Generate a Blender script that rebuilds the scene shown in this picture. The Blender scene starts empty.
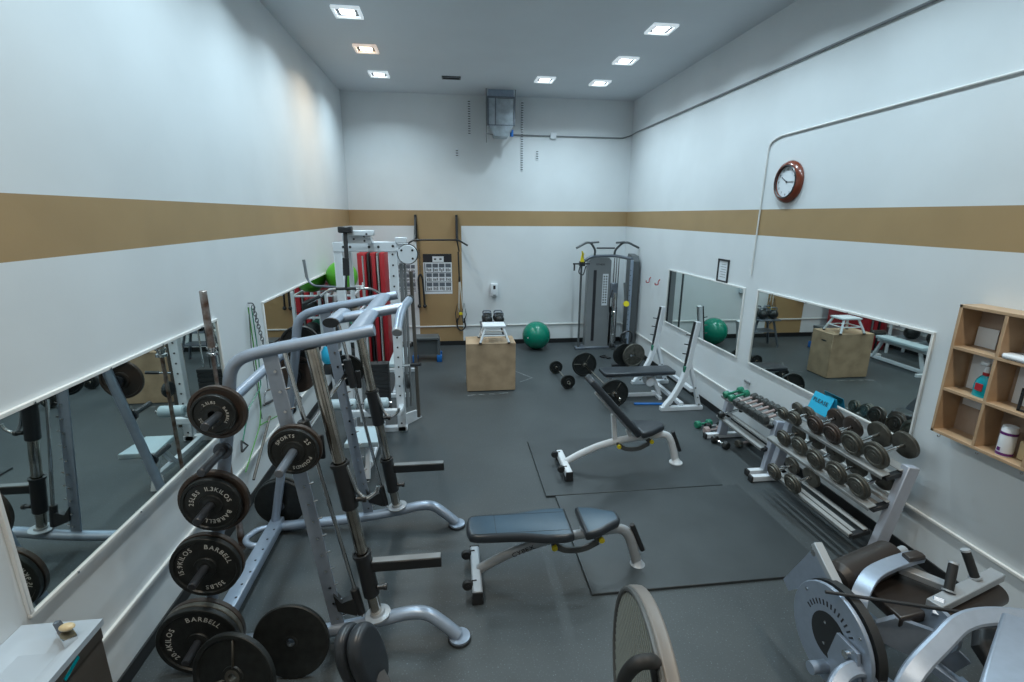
import bpy, bmesh, math, random
from mathutils import Vector, Matrix, Euler
random.seed(7)
sc = bpy.context.scene
C = sc.collection
PI = math.pi
V = Vector

# ------------------------------------------------------------ camera, world, lights, exposure
def make_camera():
    pitch, yaw, roll = .2534, .1234, .0062
    cy, sy, cp, sp = math.cos(yaw), math.sin(yaw), math.cos(pitch), math.sin(pitch)
    f = V((sy * cp, cy * cp, -sp)); r = V((cy, -sy, 0)); u = r.cross(f)
    cr, sr = math.cos(roll), math.sin(roll)
    r2 = r * cr + u * sr; u2 = u * cr - r * sr
    m = Matrix((r2, u2, -f)).transposed().to_4x4(); m.translation = V((0, 0, 2.8))
    cd = bpy.data.cameras.new('camera'); cd.sensor_width = 36; cd.sensor_fit = 'HORIZONTAL'
    cd.lens = 486.058 / 1024 * 36; cd.clip_start = .02; cd.clip_end = 60
    co = bpy.data.objects.new('camera', cd); C.objects.link(co); co.matrix_world = m
    sc.camera = co
make_camera()
w = bpy.data.worlds.new('world'); sc.world = w; w.use_nodes = True
w.node_tree.nodes['Background'].inputs[0].default_value = (.75, .85, 1, 1)
w.node_tree.nodes['Background'].inputs[1].default_value = .3
sc.view_settings.view_transform = 'Standard'; sc.view_settings.look = 'None'
sc.view_settings.gamma = 1; sc.view_settings.use_curve_mapping = False
sc.view_settings.exposure = -0.56
sc.cycles.use_denoising = True
sc.cycles.max_bounces = 10; sc.cycles.diffuse_bounces = 6; sc.cycles.glossy_bounces = 6
sc.cycles.caustics_reflective = False; sc.cycles.caustics_refractive = False
sc.cycles.sample_clamp_indirect = 6

WL, WR, WB, WF, CH = -2.04, 3.80, 10.5, -2.6, 5.08        # the room
COOL = (.70, .90, 1.0); WARM = (1, .86, .68)
LIGHTS = [(x, y) for y in (9.2, 7.9, 6.6, 5.25, 3.9, 2.55, 1.2, -.2) for x in (-1.13, 2.68)] + [(1.68, 9.13)]
for i, (x, y) in enumerate(LIGHTS):
    ld = bpy.data.lights.new('downlight', 'AREA'); ld.shape = 'SQUARE'; ld.size = .16
    ld.energy = 34; ld.spread = math.radians(138)
    ld.color = WARM if (x < 0 and abs(y - 7.9) < .1) or y < 1.5 else COOL
    lo = bpy.data.objects.new('downlight', ld); C.objects.link(lo); lo.location = (x, y, CH - .014)

# ------------------------------------------------------------ materials
MATS = {}
def mat(name, col, rough=.5, metal=0, noise=0, nscale=8, bump=0, bscale=60, col2=None, spec=.5, emit=None, alpha=None, coat=0, lo=.35, hi=.65):
    if name in MATS: return MATS[name]
    m = bpy.data.materials.new(name); m.use_nodes = True; nt = m.node_tree; b = nt.nodes['Principled BSDF']
    b.inputs['Base Color'].default_value = (*col, 1); b.inputs['Roughness'].default_value = rough
    b.inputs['Metallic'].default_value = metal; b.inputs['Specular IOR Level'].default_value = spec
    if coat: b.inputs['Coat Weight'].default_value = coat
    tc = nt.nodes.new('ShaderNodeTexCoord')
    n = nt.nodes.new('ShaderNodeTexNoise'); n.inputs['Scale'].default_value = nscale; n.inputs['Detail'].default_value = 5
    nt.links.new(tc.outputs['Object'], n.inputs['Vector'])
    c2 = col2 or tuple(c * (1 - noise) for c in col)
    if noise or col2:
        rp = nt.nodes.new('ShaderNodeValToRGB'); rp.color_ramp.elements[0].position = lo; rp.color_ramp.elements[1].position = hi
        rp.color_ramp.elements[0].color = (*c2, 1); rp.color_ramp.elements[1].color = (*col, 1)
        nt.links.new(n.outputs['Fac'], rp.inputs[0]); nt.links.new(rp.outputs[0], b.inputs['Base Color'])
    if bump:
        n2 = nt.nodes.new('ShaderNodeTexNoise'); n2.inputs['Scale'].default_value = bscale; n2.inputs['Detail'].default_value = 3
        nt.links.new(tc.outputs['Object'], n2.inputs['Vector'])
        bp = nt.nodes.new('ShaderNodeBump'); bp.inputs['Strength'].default_value = bump; bp.inputs['Distance'].default_value = .01
        nt.links.new(n2.outputs['Fac'], bp.inputs['Height']); nt.links.new(bp.outputs[0], b.inputs['Normal'])
    if emit:
        b.inputs['Emission Color'].default_value = (*emit[0], 1); b.inputs['Emission Strength'].default_value = emit[1]
    MATS[name] = m; return m
M_WALL = mat('wall_paint', (.715, .75, .77), .55, noise=.06, nscale=1.2, bump=.04, bscale=90)
M_BAND = mat('tan_paint', (.38, .255, .125), .5, noise=.08, nscale=2, bump=.04, bscale=90)
M_CEIL = mat('ceiling_paint', (.66, .70, .74), .8, noise=.05, nscale=1)
M_TRIM = mat('white_trim', (.76, .76, .74), .4, noise=.08, nscale=6)
M_BASE = mat('black_baseboard', (.012, .013, .014), .45)
M_STEEL = mat('grey_blue_powder_coat', (.32, .39, .49), .32, metal=.35, noise=.08, nscale=20, bump=.05, bscale=200)
M_STEELD = mat('slate_powder_coat', (.16, .185, .22), .4, metal=.4, noise=.1, nscale=20)
M_SILVER = mat('silver_powder_coat', (.40, .44, .48), .38, metal=.25, noise=.06, nscale=15)
M_WHITE = mat('white_powder_coat', (.74, .78, .82), .35, noise=.05, nscale=12)
M_CHROME = mat('worn_chrome', (.62, .57, .50), .16, metal=1, noise=.3, nscale=9)
M_CHROMEC = mat('clean_chrome', (.72, .73, .74), .12, metal=1)
M_RUST = mat('rusty_steel', (.42, .38, .36), .4, metal=.8, col2=(.13, .06, .035), nscale=12)
M_IRON = mat('black_iron', (.022, .025, .025), .42, metal=.2, noise=.4, nscale=20, bump=.15, bscale=120)
M_IRONB = mat('brown_worn_iron', (.05, .045, .042), .45, metal=.3, col2=(.075, .052, .042), nscale=6, bump=.15, bscale=120)
M_IRONG = mat('grey_iron', (.15, .145, .125), .42, metal=.55, noise=.4, nscale=14, bump=.15, bscale=100)
M_RUBBER = mat('black_rubber', (.018, .02, .022), .55)
M_PLASTIC = mat('black_plastic', (.02, .022, .025), .35)
M_VINYL = mat('black_vinyl', (.028, .034, .042), .3, bump=.06, bscale=150)
M_VINYLB = mat('blue_black_vinyl', (.035, .075, .115), .32, noise=.15, nscale=3, bump=.06, bscale=150)
M_BROWNV = mat('dark_brown_vinyl', (.035, .03, .028), .33, bump=.06, bscale=150)
M_PALEV = mat('pale_grey_vinyl', (.46, .56, .60), .4, bump=.05, bscale=150)
M_LETTER = mat('pale_lettering', (.62, .64, .62), .5)
M_LETTERD = mat('dark_lettering', (.02, .02, .025), .5)
M_YELLOW = mat('yellow_plastic', (.75, .62, .02), .4)
M_GREENB = mat('teal_green_rubber', (.0, .20, .125), .25, noise=.06, nscale=4, coat=.2)
M_LIME = mat('lime_green_rubber', (.09, .40, .02), .3, noise=.06, nscale=4)
M_GREEND = mat('green_vinyl', (.02, .20, .12), .35)
M_RED = mat('red_vinyl', (.42, .02, .03), .4, noise=.15, nscale=4)
M_BLUE = mat('blue_plastic', (.01, .13, .42), .4)
M_CYAN = mat('cyan_card', (.02, .42, .66), .5)
M_WOOD = mat('birch_plywood', (.46, .33, .21), .55, col2=(.34, .24, .15), nscale=5, bump=.05, bscale=60)
M_SHELF = mat('maple_laminate', (.50, .34, .21), .45, col2=(.42, .28, .17), nscale=7)
M_SHELFI = mat('maple_laminate_faces', (.36, .27, .21), .5, noise=.08, nscale=7)
M_CHERRY = mat('cherry_wood', (.22, .045, .02), .25, noise=.3, nscale=12, coat=.4)
M_PAPER = mat('white_paper', (.72, .76, .80), .6)
M_STAIN = mat('stainless_steel', (.58, .66, .74), .3, metal=.3, noise=.08, nscale=3)
M_BROWNP = mat('brown_panel', (.13, .115, .10), .4, metal=.4, noise=.1, nscale=3)
M_GALV = mat('galvanised_steel', (.42, .48, .53), .35, metal=.7, noise=.25, nscale=10)
M_GREY = mat('grey_plastic', (.21, .225, .235), .45, noise=.05, nscale=5)
M_GREYD = mat('dark_grey_panel', (.085, .095, .10), .4)
M_TAUPE = mat('taupe_shell', (.20, .195, .19), .4, noise=.08, nscale=5)
M_TEAL = mat('teal_liquid_bottle', (.0, .33, .40), .2)
M_PURPLE = mat('purple_label', (.12, .02, .16), .4)
M_LAMP = mat('lamp_glow', (1, 1, 1), .5, emit=((.88, .95, 1), 26))
M_LAMPW = mat('warm_lamp_glow', (1, 1, 1), .5, emit=((1, .78, .52), 26))
M_GLOW = mat('trim_painted_glow', (.8, .85, .88), .3, emit=((.82, .93, 1), .7))  # plain fixture frame; its brightness is put in as emission, not a lamp
M_GLOWW = mat('warm_trim_painted_glow', (.85, .8, .75), .3, emit=((1, .75, .6), .7))  # same added emission on the frame, tinted for the warm fixture
M_LTRIM = mat('white_light_trim', (.8, .82, .85), .35)
M_CREAM = mat('cream_plastic', (.62, .50, .30), .4)
M_PINK = mat('dusty_pink_handle', (.36, .28, .27), .5)
M_HORN = mat('dark_steel', (.07, .075, .085), .3, metal=.6)
M_CHALK = mat('faded_floor_paint', (.24, .26, .27), .6, noise=.5, nscale=30)
M_RAIL = mat('grey_rack_rail', (.30, .31, .31), .45, noise=.1, nscale=10)
M_HEX = mat('dark_grey_urethane', (.065, .07, .07), .4, noise=.2, nscale=20)
M_TUBEG = mat('green_rubber_tube', (.06, .26, .03), .5)
M_PALES = mat('pale_blue_grey_powder_coat', (.46, .50, .58), .35, metal=.1, noise=.05, nscale=12)
M_RIB = mat('grey_green_ribs', (.17, .20, .19), .45)
M_MAT = mat('rubber_mat', (.045, .054, .059), .42, noise=.22, nscale=2.5, bump=.1, bscale=180)

def floor_material():
    m = bpy.data.materials.new('speckled_rubber_floor'); m.use_nodes = True; nt = m.node_tree; b = nt.nodes['Principled BSDF']
    tc = nt.nodes.new('ShaderNodeTexCoord')
    def ns(scale, detail=4):
        n = nt.nodes.new('ShaderNodeTexNoise'); n.inputs['Scale'].default_value = scale; n.inputs['Detail'].default_value = detail
        nt.links.new(tc.outputs['Object'], n.inputs['Vector']); return n
    big = ns(1.1); r1 = nt.nodes.new('ShaderNodeValToRGB'); r1.color_ramp.elements[0].position = .3; r1.color_ramp.elements[1].position = .7
    r1.color_ramp.elements[0].color = (.040, .048, .052, 1); r1.color_ramp.elements[1].color = (.058, .068, .072, 1)
    nt.links.new(big.outputs['Fac'], r1.inputs[0])
    fine = ns(85, 2); r2 = nt.nodes.new('ShaderNodeValToRGB'); r2.color_ramp.elements[0].position = .62; r2.color_ramp.elements[1].position = .74
    r2.color_ramp.elements[0].color = (0, 0, 0, 1); r2.color_ramp.elements[1].color = (1, 1, 1, 1)
    nt.links.new(fine.outputs['Fac'], r2.inputs[0])
    mx = nt.nodes.new('ShaderNodeMixRGB'); mx.inputs[2].default_value = (.12, .145, .165, 1)
    nt.links.new(r2.outputs[0], mx.inputs[0]); nt.links.new(r1.outputs[0], mx.inputs[1])
    nt.links.new(mx.outputs[0], b.inputs['Base Color']); b.inputs['Roughness'].default_value = .5
    bp = nt.nodes.new('ShaderNodeBump'); bp.inputs['Strength'].default_value = .2; bp.inputs['Distance'].default_value = .004
    nt.links.new(fine.outputs['Fac'], bp.inputs['Height']); nt.links.new(bp.outputs[0], b.inputs['Normal'])
    return m
M_FLOOR = floor_material()
def mirror_material():
    m = bpy.data.materials.new('mirror_glass'); m.use_nodes = True; b = m.node_tree.nodes['Principled BSDF']
    b.inputs['Base Color'].default_value = (.72, .79, .77, 1); b.inputs['Metallic'].default_value = 1; b.inputs['Roughness'].default_value = .015
    return m
M_MIRROR = mirror_material()

# ------------------------------------------------------------ mesh builder
def fillet(pts, rad, n=5):
    pts = [V(p) for p in pts]; out = [pts[0]]
    for i in range(1, len(pts) - 1):
        a, p, c = pts[i - 1], pts[i], pts[i + 1]
        d0, d1 = a - p, c - p; k = min(rad, d0.length * .48, d1.length * .48)
        s, e = p + d0.normalized() * k, p + d1.normalized() * k
        for j in range(n + 1):
            t = j / n; out.append(s * (1 - t) ** 2 + p * 2 * t * (1 - t) + e * t * t)
    out.append(pts[-1]); return out
def spline(pts, n=5):
    P = [V(p) for p in pts]; P = [P[0] * 2 - P[1]] + P + [P[-1] * 2 - P[-2]]; out = []
    for i in range(1, len(P) - 2):
        for j in range(n):
            t = j / n; a, b, c, d = P[i - 1:i + 3]
            out.append(.5 * ((2 * b) + (c - a) * t + (2 * a - 5 * b + 4 * c - d) * t * t + (3 * b - a - 3 * c + d) * t ** 3))
    out.append(P[-2]); return out
GLYPH = {}
def glyph(ch):
    if ch in GLYPH: return GLYPH[ch]
    cu = bpy.data.curves.new('g', 'FONT'); cu.body = ch; cu.size = 1; cu.resolution_u = 3; cu.offset = .012
    ob = bpy.data.objects.new('g', cu); me = ob.to_mesh()
    vs = [tuple(v.co) for v in me.vertices]; fs = [tuple(p.vertices) for p in me.polygons]
    ob.to_mesh_clear(); bpy.data.objects.remove(ob); bpy.data.curves.remove(cu)
    wd = (max(v[0] for v in vs) - min(v[0] for v in vs)) if vs else .3
    x0 = min(v[0] for v in vs) if vs else 0
    GLYPH[ch] = ([(v[0] - x0, v[1]) for v in vs], fs, wd); return GLYPH[ch]
class MB:
    def __init__(s): s.v = []; s.f = []; s.m = []; s.k = 0
    def add(s, vs, fs, k=None):
        o = len(s.v); s.v += [tuple(x) for x in vs]; s.f += [tuple(o + i for i in f) for f in fs]; s.m += [s.k if k is None else k] * len(fs); return s
    def box(s, c, d, rot=None, bev=0):
        bm = bmesh.new(); bmesh.ops.create_cube(bm, size=1); bmesh.ops.scale(bm, vec=d, verts=bm.verts)
        if bev: bmesh.ops.bevel(bm, geom=bm.edges[:], offset=min(bev, min(d) * .45), segments=2 if bev > .01 else 1, affect='EDGES', profile=.5)
        Mx = Matrix.Translation(V(c)) @ (rot.to_4x4() if rot else Matrix())
        bm.verts.index_update(); s.add([Mx @ v.co for v in bm.verts], [[v.index for v in f.verts] for f in bm.faces]); bm.free(); return s
    def span(s, a, b, bev=0):
        return s.box([(a[i] + b[i]) / 2 for i in range(3)], [abs(b[i] - a[i]) for i in range(3)], None, bev)
    def beam(s, p0, p1, wd, h, up=(0, 0, 1), bev=.004):
        p0, p1 = V(p0), V(p1); d = (p1 - p0); L = d.length; x = d.normalized(); u = V(up)
        if abs(x.dot(u)) > .98: u = V((1, 0, 0)) if abs(x.x) < .9 else V((0, 1, 0))
        y = u.cross(x).normalized(); z = x.cross(y)
        return s.box((p0 + p1) / 2, (L, wd, h), Matrix((x, y, z)).transposed(), bev)
    def sweep(s, pts, sec, up=None, closed=False):
        P = [V(p) for p in pts]; n = len(P); rings = []; m = len(sec(0) if callable(sec) else sec)
        T = []
        for i in range(n):
            a = P[(i - 1) % n] if (closed or i > 0) else P[i]; b = P[(i + 1) % n] if (closed or i < n - 1) else P[i]
            T.append((b - a).normalized())
        if up is None:
            r = V((0, 0, 1)) if abs(T[0].z) < .9 else V((1, 0, 0)); N = (r - T[0] * r.dot(T[0])).normalized()
        for i in range(n):
            if up is None:
                N = (N - T[i] * N.dot(T[i])).normalized(); nn = N
            else:
                u = V(up); nn = (u - T[i] * u.dot(T[i])).normalized()
            bb = T[i].cross(nn); S = sec(i / (n - 1)) if callable(sec) else sec
            rings.append([P[i] + nn * q[1] + bb * q[0] for q in S])
        vs = [p for r in rings for p in r]; fs = []
        for i in range(n if closed else n - 1):
            j = (i + 1) % n
            for q in range(m):
                q2 = (q + 1) % m; fs.append((i * m + q, i * m + q2, j * m + q2, j * m + q))
        if not closed: fs += [tuple(reversed(range(m))), tuple((n - 1) * m + q for q in range(m))]
        return s.add(vs, fs)
    def tube(s, pts, r, seg=10, closed=False):
        if callable(r): sec = lambda t: [(r(t) * math.cos(2 * PI * i / seg), r(t) * math.sin(2 * PI * i / seg)) for i in range(seg)]
        else: sec = [(r * math.cos(2 * PI * i / seg), r * math.sin(2 * PI * i / seg)) for i in range(seg)]
        return s.sweep(pts, sec, closed=closed)
    def rtube(s, pts, wd, h, up=(0, 0, 1), c=.2):
        a, b = wd / 2, h / 2; k = min(a, b) * c
        sec = [(a, -b + k), (a, b - k), (a - k, b), (-a + k, b), (-a, b - k), (-a, -b + k), (-a + k, -b), (a - k, -b)]
        return s.sweep(pts, sec, up=up)
    def otube(s, pts, wd, h, up=(0, 0, 1), seg=14):
        return s.sweep(pts, [(wd / 2 * math.cos(2 * PI * i / seg), h / 2 * math.sin(2 * PI * i / seg)) for i in range(seg)], up=up)
    def cyl(s, p0, p1, r, r1=None, seg=18, bev=0):
        r1 = r if r1 is None else r1; L = (V(p1) - V(p0)).length
        if bev: return s.lathe([(0, 0), (r - bev, 0), (r, bev), (r1, L - bev), (r1 - bev, L), (0, L)], p0, V(p1) - V(p0), seg)
        return s.lathe([(0, 0), (r, 0), (r1, L), (0, L)], p0, V(p1) - V(p0), seg)
    def lathe(s, prof, o, ax, seg=28, closed=False):
        z = V(ax).normalized(); x = z.orthogonal().normalized(); y = z.cross(x); o = V(o); vs = []; idx = []
        for (r, h) in prof:
            if r < 1e-6: idx.append([len(vs)] * seg); vs.append(o + z * h)
            else:
                idx.append(list(range(len(vs), len(vs) + seg)))
                vs += [o + z * h + (x * math.cos(2 * PI * i / seg) + y * math.sin(2 * PI * i / seg)) * r for i in range(seg)]
        fs = []; rng = range(len(prof)) if closed else range(len(prof) - 1)
        for a in rng:
            b = (a + 1) % len(prof)
            for i in range(seg):
                j = (i + 1) % seg; f = []
                for q in (idx[a][i], idx[a][j], idx[b][j], idx[b][i]):
                    if q not in f: f.append(q)
                if len(f) > 2: fs.append(f)
        return s.add(vs, fs)
    def ball(s, c, r, seg=24, sc3=(1, 1, 1)):
        n = max(6, seg // 2); o = len(s.v)
        s.lathe([(r * math.sin(PI * i / n), -r * math.cos(PI * i / n)) for i in range(n + 1)], (0, 0, 0), (0, 0, 1), seg)
        for i in range(o, len(s.v)):
            q = s.v[i]; s.v[i] = (c[0] + q[0] * sc3[0], c[1] + q[1] * sc3[1], c[2] + q[2] * sc3[2])
        return s
    def prism(s, poly, o, u, v, t):
        o, u, v = V(o), V(u).normalized(), V(v).normalized(); n = u.cross(v); m = len(poly)
        vs = [o + u * p[0] + v * p[1] - n * t / 2 for p in poly] + [o + u * p[0] + v * p[1] + n * t / 2 for p in poly]
        return s.add(vs, [tuple(reversed(range(m))), tuple(range(m, 2 * m))] + [(i, (i + 1) % m, (i + 1) % m + m, i + m) for i in range(m)])
    def pad(s, poly, o, u, v, t, rd=.025, n=4, cap=0):
        o, u, v = V(o), V(u).normalized(), V(v).normalized(); w_ = u.cross(v); P = [V((p[0], p[1])) for p in poly]; m = len(P)
        ar = sum(P[i].x * P[(i + 1) % m].y - P[(i + 1) % m].x * P[i].y for i in range(m)); sg = 1 if ar > 0 else -1
        N = []
        for i in range(m):
            d = (P[(i + 1) % m] - P[i - 1]).normalized(); N.append(V((d.y, -d.x)) * sg)
        lay = []
        for j in range(n + 1):
            a = PI / 2 * j / n; lay.append((rd * (1 - math.sin(a)), -t / 2 + rd * (1 - math.cos(a))))
        lay += [(a, -b) for a, b in reversed(lay)]
        vs = []
        for ins, z in lay:
            for i in range(m):
                q = P[i] - N[i] * ins; vs.append(o + u * q.x + v * q.y + w_ * z)
        L = len(lay); fs = [(a * m + i, a * m + (i + 1) % m, (a + 1) * m + (i + 1) % m, (a + 1) * m + i) for a in range(L - 1) for i in range(m)]
        s.add(vs, fs + [tuple(reversed(range(m))), tuple((L - 1) * m + i for i in range(m))])
        if cap: s.m[-1] = s.m[-2] = 1
        return s
    def text(s, txt, o, u, v, size, center=True):
        o, u, v = V(o), V(u).normalized(), V(v).normalized()
        tot = sum((glyph(c)[2] + .1) if c != ' ' else .35 for c in txt) * size; x = -tot / 2 if center else 0
        for c in txt:
            if c == ' ': x += .35 * size; continue
            g = glyph(c); s.add([o + u * (x + p[0] * size) + v * (p[1] * size) for p in g[0]], g[1]); x += (g[2] + .1) * size
        return s
    def arc(s, txt, o, u, v, R, a0, size, inward=False):
        """letters round a circle, centred on angle a0 (from u towards v)"""
        o, u, v = V(o), V(u).normalized(), V(v).normalized(); ws = [(glyph(c)[2] + .12) if c != ' ' else .4 for c in txt]
        tot = sum(ws) * size / R; a = a0 + tot / 2 * (1 if not inward else -1)
        for c, wd in zip(txt, ws):
            st = wd * size / R; mid = a - st / 2 if not inward else a + st / 2
            rad = u * math.cos(mid) + v * math.sin(mid); tan = u * math.sin(mid) - v * math.cos(mid)
            if inward: rad, tan = -rad, -tan
            if c != ' ':
                g = glyph(c); b = o + (rad * R if not inward else -rad * (R + size * .7))
                s.add([b + tan * ((p[0] - g[2] / 2) * size) + rad * (p[1] * size) for p in g[0]], g[1])
            a = a - st if not inward else a + st
        return s

def mesh_obj(name, mb, mats, off=(0, 0, 0), flat=False):
    me = bpy.data.meshes.new(name); o = V(off)
    me.from_pydata([V(v) - o for v in mb.v], [], mb.f)
    for m_ in (mats if isinstance(mats, (list, tuple)) else [mats]): me.materials.append(m_)
    me.polygons.foreach_set('material_index', mb.m)
    bm = bmesh.new(); bm.from_mesh(me)
    bad = [f for f in bm.faces if f.calc_area() < 1e-12]
    if bad: bmesh.ops.delete(bm, geom=bad, context='FACES_ONLY')
    bmesh.ops.recalc_face_normals(bm, faces=bm.faces)
    if not flat:
        for f in bm.faces: f.smooth = True
        for e in bm.edges:
            if len(e.link_faces) != 2 or e.calc_face_angle(0) > math.radians(38): e.smooth = False
    bm.to_mesh(me); bm.free(); me.update()
    ob = bpy.data.objects.new(name, me); C.objects.link(ob); return ob
def thing(name, label, cat, loc=(0, 0, 0), rot=(0, 0, 0), group=None):
    o = bpy.data.objects.new(name, None); C.objects.link(o); o.location = loc; o.rotation_euler = rot; o.empty_display_size = .1
    o['label'] = label; o['category'] = cat
    if group: o['group'] = group
    return o
def root_of(o):
    while o.parent: o = o.parent
    return o
def part(mb, name, m, parent, world=True, label=None, flat=False):
    """world=True: the mesh was written in room coordinates"""
    ob = mesh_obj(name, mb, m, root_of(parent).location if world else (0, 0, 0), flat); ob.parent = parent
    if label: ob['label'] = label
    return ob
def single(mb, name, m, label, cat, loc=(0, 0, 0), group=None, flat=False):
    ob = mesh_obj(name, mb, m, loc, flat); ob.location = loc; ob['label'] = label; ob['category'] = cat
    if group: ob['group'] = group
    return ob
def struct(mb, name, m, flat=False):
    ob = mesh_obj(name, mb, m, (0, 0, 0), flat); ob['kind'] = 'structure'; return ob
def dup(o, loc=None, rot=None, label=None, group=None):
    def rec(a, par):
        c = a.copy(); C.objects.link(c); c.parent = par
        for ch in list(a.children): rec(ch, c)
        return c
    c = rec(o, None)
    if loc is not None: c.location = loc
    if rot is not None: c.rotation_euler = rot
    if label: c['label'] = label
    if group: c['group'] = group
    return c

# ------------------------------------------------------------ room shell
struct(MB().span((WL - .1, WF, -.12), (WR + .1, WB + .1, 0)), 'floor', M_FLOOR)
struct(MB().span((WL - .1, WF, CH), (WR + .1, WB + .1, CH + .12)), 'ceiling', M_CEIL)
BZ0, BZ1 = 2.575, 2.885
def wall(name, p, q, nrm, cuts, extra=()):
    """p,q floor corners; paint bands by height; nrm points out of the room"""
    mb = MB(); p, q, n = V((*p, 0)), V((*q, 0)), V((*nrm, 0))
    for (z0, z1, k) in cuts:
        mb.k = k; a, b = V((p.x, p.y, z0)), V((q.x, q.y, z1)) + n * .1
        mb.span(a, b)
    for (a, b, k) in extra: mb.k = k; mb.span(a, b)
    return struct(mb, name, [M_WALL, M_BAND])
cuts = [(0, BZ0, 0), (BZ0, BZ1, 1), (BZ1, CH, 0)]
wall('wall_left', (WL, WF), (WL, WB), (-1, 0), cuts)
wall('wall_right', (WR, WF), (WR, WB), (1, 0), cuts)
wall('wall_front', (WL, WF), (WR, WF), (0, -1), cuts)
wall('wall_back', (WL, WB), (WR, WB), (0, 1), [(BZ0, BZ1, 1), (BZ1, CH, 0)],
     [((WL, WB, 0), (-.72, WB + .1, BZ0), 0), ((-.72, WB, 0), (.215, WB + .1, BZ0), 1), ((.215, WB, 0), (WR, WB + .1, BZ0), 0)])
struct(MB().span((WL, WF, 0), (WL + .014, WB, .10), .003), 'baseboard_left', M_BASE)
struct(MB().span((WR - .014, WF, 0), (WR, WB, .10), .003), 'baseboard_right', M_BASE)
struct(MB().span((WL, WB - .014, 0), (WR, WB, .10), .003), 'baseboard_back', M_BASE)
struct(MB().span((WL, WF, .42), (WL + .022, WB, .45), .006), 'trim_left', M_TRIM)
struct(MB().span((WR - .022, WF, .42), (WR, WB, .45), .006), 'trim_right', M_TRIM)
struct(MB().span((WL, WB - .022, .42), (WR, WB, .45), .006), 'trim_back', M_TRIM)

# mirrors
def mirror(side, y0, y1, z0, z1, label):
    x = WL if side < 0 else WR; s = -side
    t = thing('wall_mirror', label, 'mirror', (x, (y0 + y1) / 2, z0))
    part(MB().span((x, y0, z0), (x + s * .008, y1, z1)), 'mirror_glass', M_MIRROR, t)
    f = MB(); b = .022
    for a, c in (((y0 - b, z0 - b), (y1 + b, z0)), ((y0 - b, z1), (y1 + b, z1 + b)), ((y0 - b, z0), (y0, z1)), ((y1, z0), (y1 + b, z1))):
        f.span((x, a[0], a[1]), (x + s * .02, c[0], c[1]), .003)
    part(f, 'mirror_frame', M_TRIM, t)
    c = MB()
    for k in range(4):
        y = y0 + (y1 - y0) * (k + .5) / 4
        for z in (z0 - .008, z1 + .008): c.cyl((x + s * .02, y, z), (x + s * .026, y, z), .006, seg=10)
    part(c, 'screw', M_CHROMEC, t)
mirror(1, 5.91, 8.17, .97, 1.88, 'smaller wall mirror on right wall behind the white bench rack, reflecting teal ball')
mirror(1, 3.33, 5.60, .975, 1.90, 'wall mirror on right wall above dumbbell racks, reflecting the plywood box')
mirror(-1, 2.19, 4.38, .95, 1.90, 'large wall mirror at lower left reflecting the smith machine posts')
mirror(-1, 5.46, 8.55, .95, 1.86, 'wall mirror on left wall beyond the hanging chains, partly hidden by equipment')

# ------------------------------------------------------------ ceiling fixtures
def ceiling_light(x, y, warm):
    t = thing('ceiling_light', 'square recessed ceiling downlight', 'ceiling light', (x, y, CH), group='recessed ceiling downlights')
    s = .16; f = MB()
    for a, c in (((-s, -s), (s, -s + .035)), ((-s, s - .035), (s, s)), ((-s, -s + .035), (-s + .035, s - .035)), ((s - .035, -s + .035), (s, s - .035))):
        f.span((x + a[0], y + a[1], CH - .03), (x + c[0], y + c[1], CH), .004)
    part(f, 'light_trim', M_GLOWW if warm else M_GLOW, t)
    part(MB().span((x - .125, y - .125, CH - .006), (x + .125, y + .125, CH - .0005)), 'reflector', M_GREYD, t)
    part(MB().span((x - .08, y - .08, CH - .012), (x + .08, y + .08, CH - .003)), 'diffuser', M_LAMPW if warm else M_LAMP, t)
    return t
LN = {(-1.13, 6.6): 'square downlight nearest the camera above the left wall', (-1.13, 7.9): 'middle left downlight with warm orange glow',
      (-1.13, 9.2): 'left downlight nearest the back wall', (2.68, 6.6): 'square downlight nearest the camera along the right side',
      (2.68, 7.9): 'middle downlight of the right row', (2.68, 9.2): 'right row downlight nearest the back wall', (1.68, 9.13): 'single downlight between the right row and the unit heater'}
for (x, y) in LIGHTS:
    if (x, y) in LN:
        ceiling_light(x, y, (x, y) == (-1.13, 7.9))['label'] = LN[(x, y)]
t = thing('ceiling_vent', 'small dark slatted vent flush in the ceiling', 'vent', (.07, 9.24, CH))
f = MB(); f.span((-.09, 9.17, CH - .025), (.23, 9.195, CH)); f.span((-.09, 9.285, CH - .025), (.23, 9.31, CH)); f.span((-.09, 9.19, CH - .025), (-.07, 9.29, CH)); f.span((.21, 9.19, CH - .025), (.23, 9.29, CH))
part(f, 'vent_frame', M_GREYD, t)
f = MB(); [f.beam((-.07 + .02 * 0, 9.2 + .016 * k, CH - .012), (.21, 9.2 + .016 * k, CH - .012), .004, .016) for k in range(6)]
part(f, 'louvre', M_PLASTIC, t)

# unit heater hung at the back wall
t = thing('unit_heater', 'galvanised box unit heater hung high on the back wall', 'heater', (1.0, 10.15, 4.2))
part(MB().span((.76, 9.92, 4.45), (1.24, 10.4, 4.93), .01), 'housing', M_GALV, t)
f = MB(); f.span((.74, 9.89, 4.92), (1.26, 10.42, 4.95)); f.span((.74, 9.90, 4.44), (1.26, 9.915, 4.46))
for x in (.745, 1.245): f.span((x - .012, 9.9, 4.44), (x + .012, 9.92, 4.95))
f.span((.88, 9.905, 4.46), (.9, 9.918, 4.92))
part(f, 'casing_rim', M_STEELD, t)
part(MB().span((.76, 9.96, 4.95), (1.24, 10.4, CH), .004), 'duct', M_STEEL, t)
f = MB()
f.prism([(0, 0), (.46, 0), (.36, -.2), (.1, -.2)], (.77, 10.05, 4.45), (1, 0, 0), (0, 0, 1), .3)
part(f, 'hood', M_GALV, t)
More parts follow.
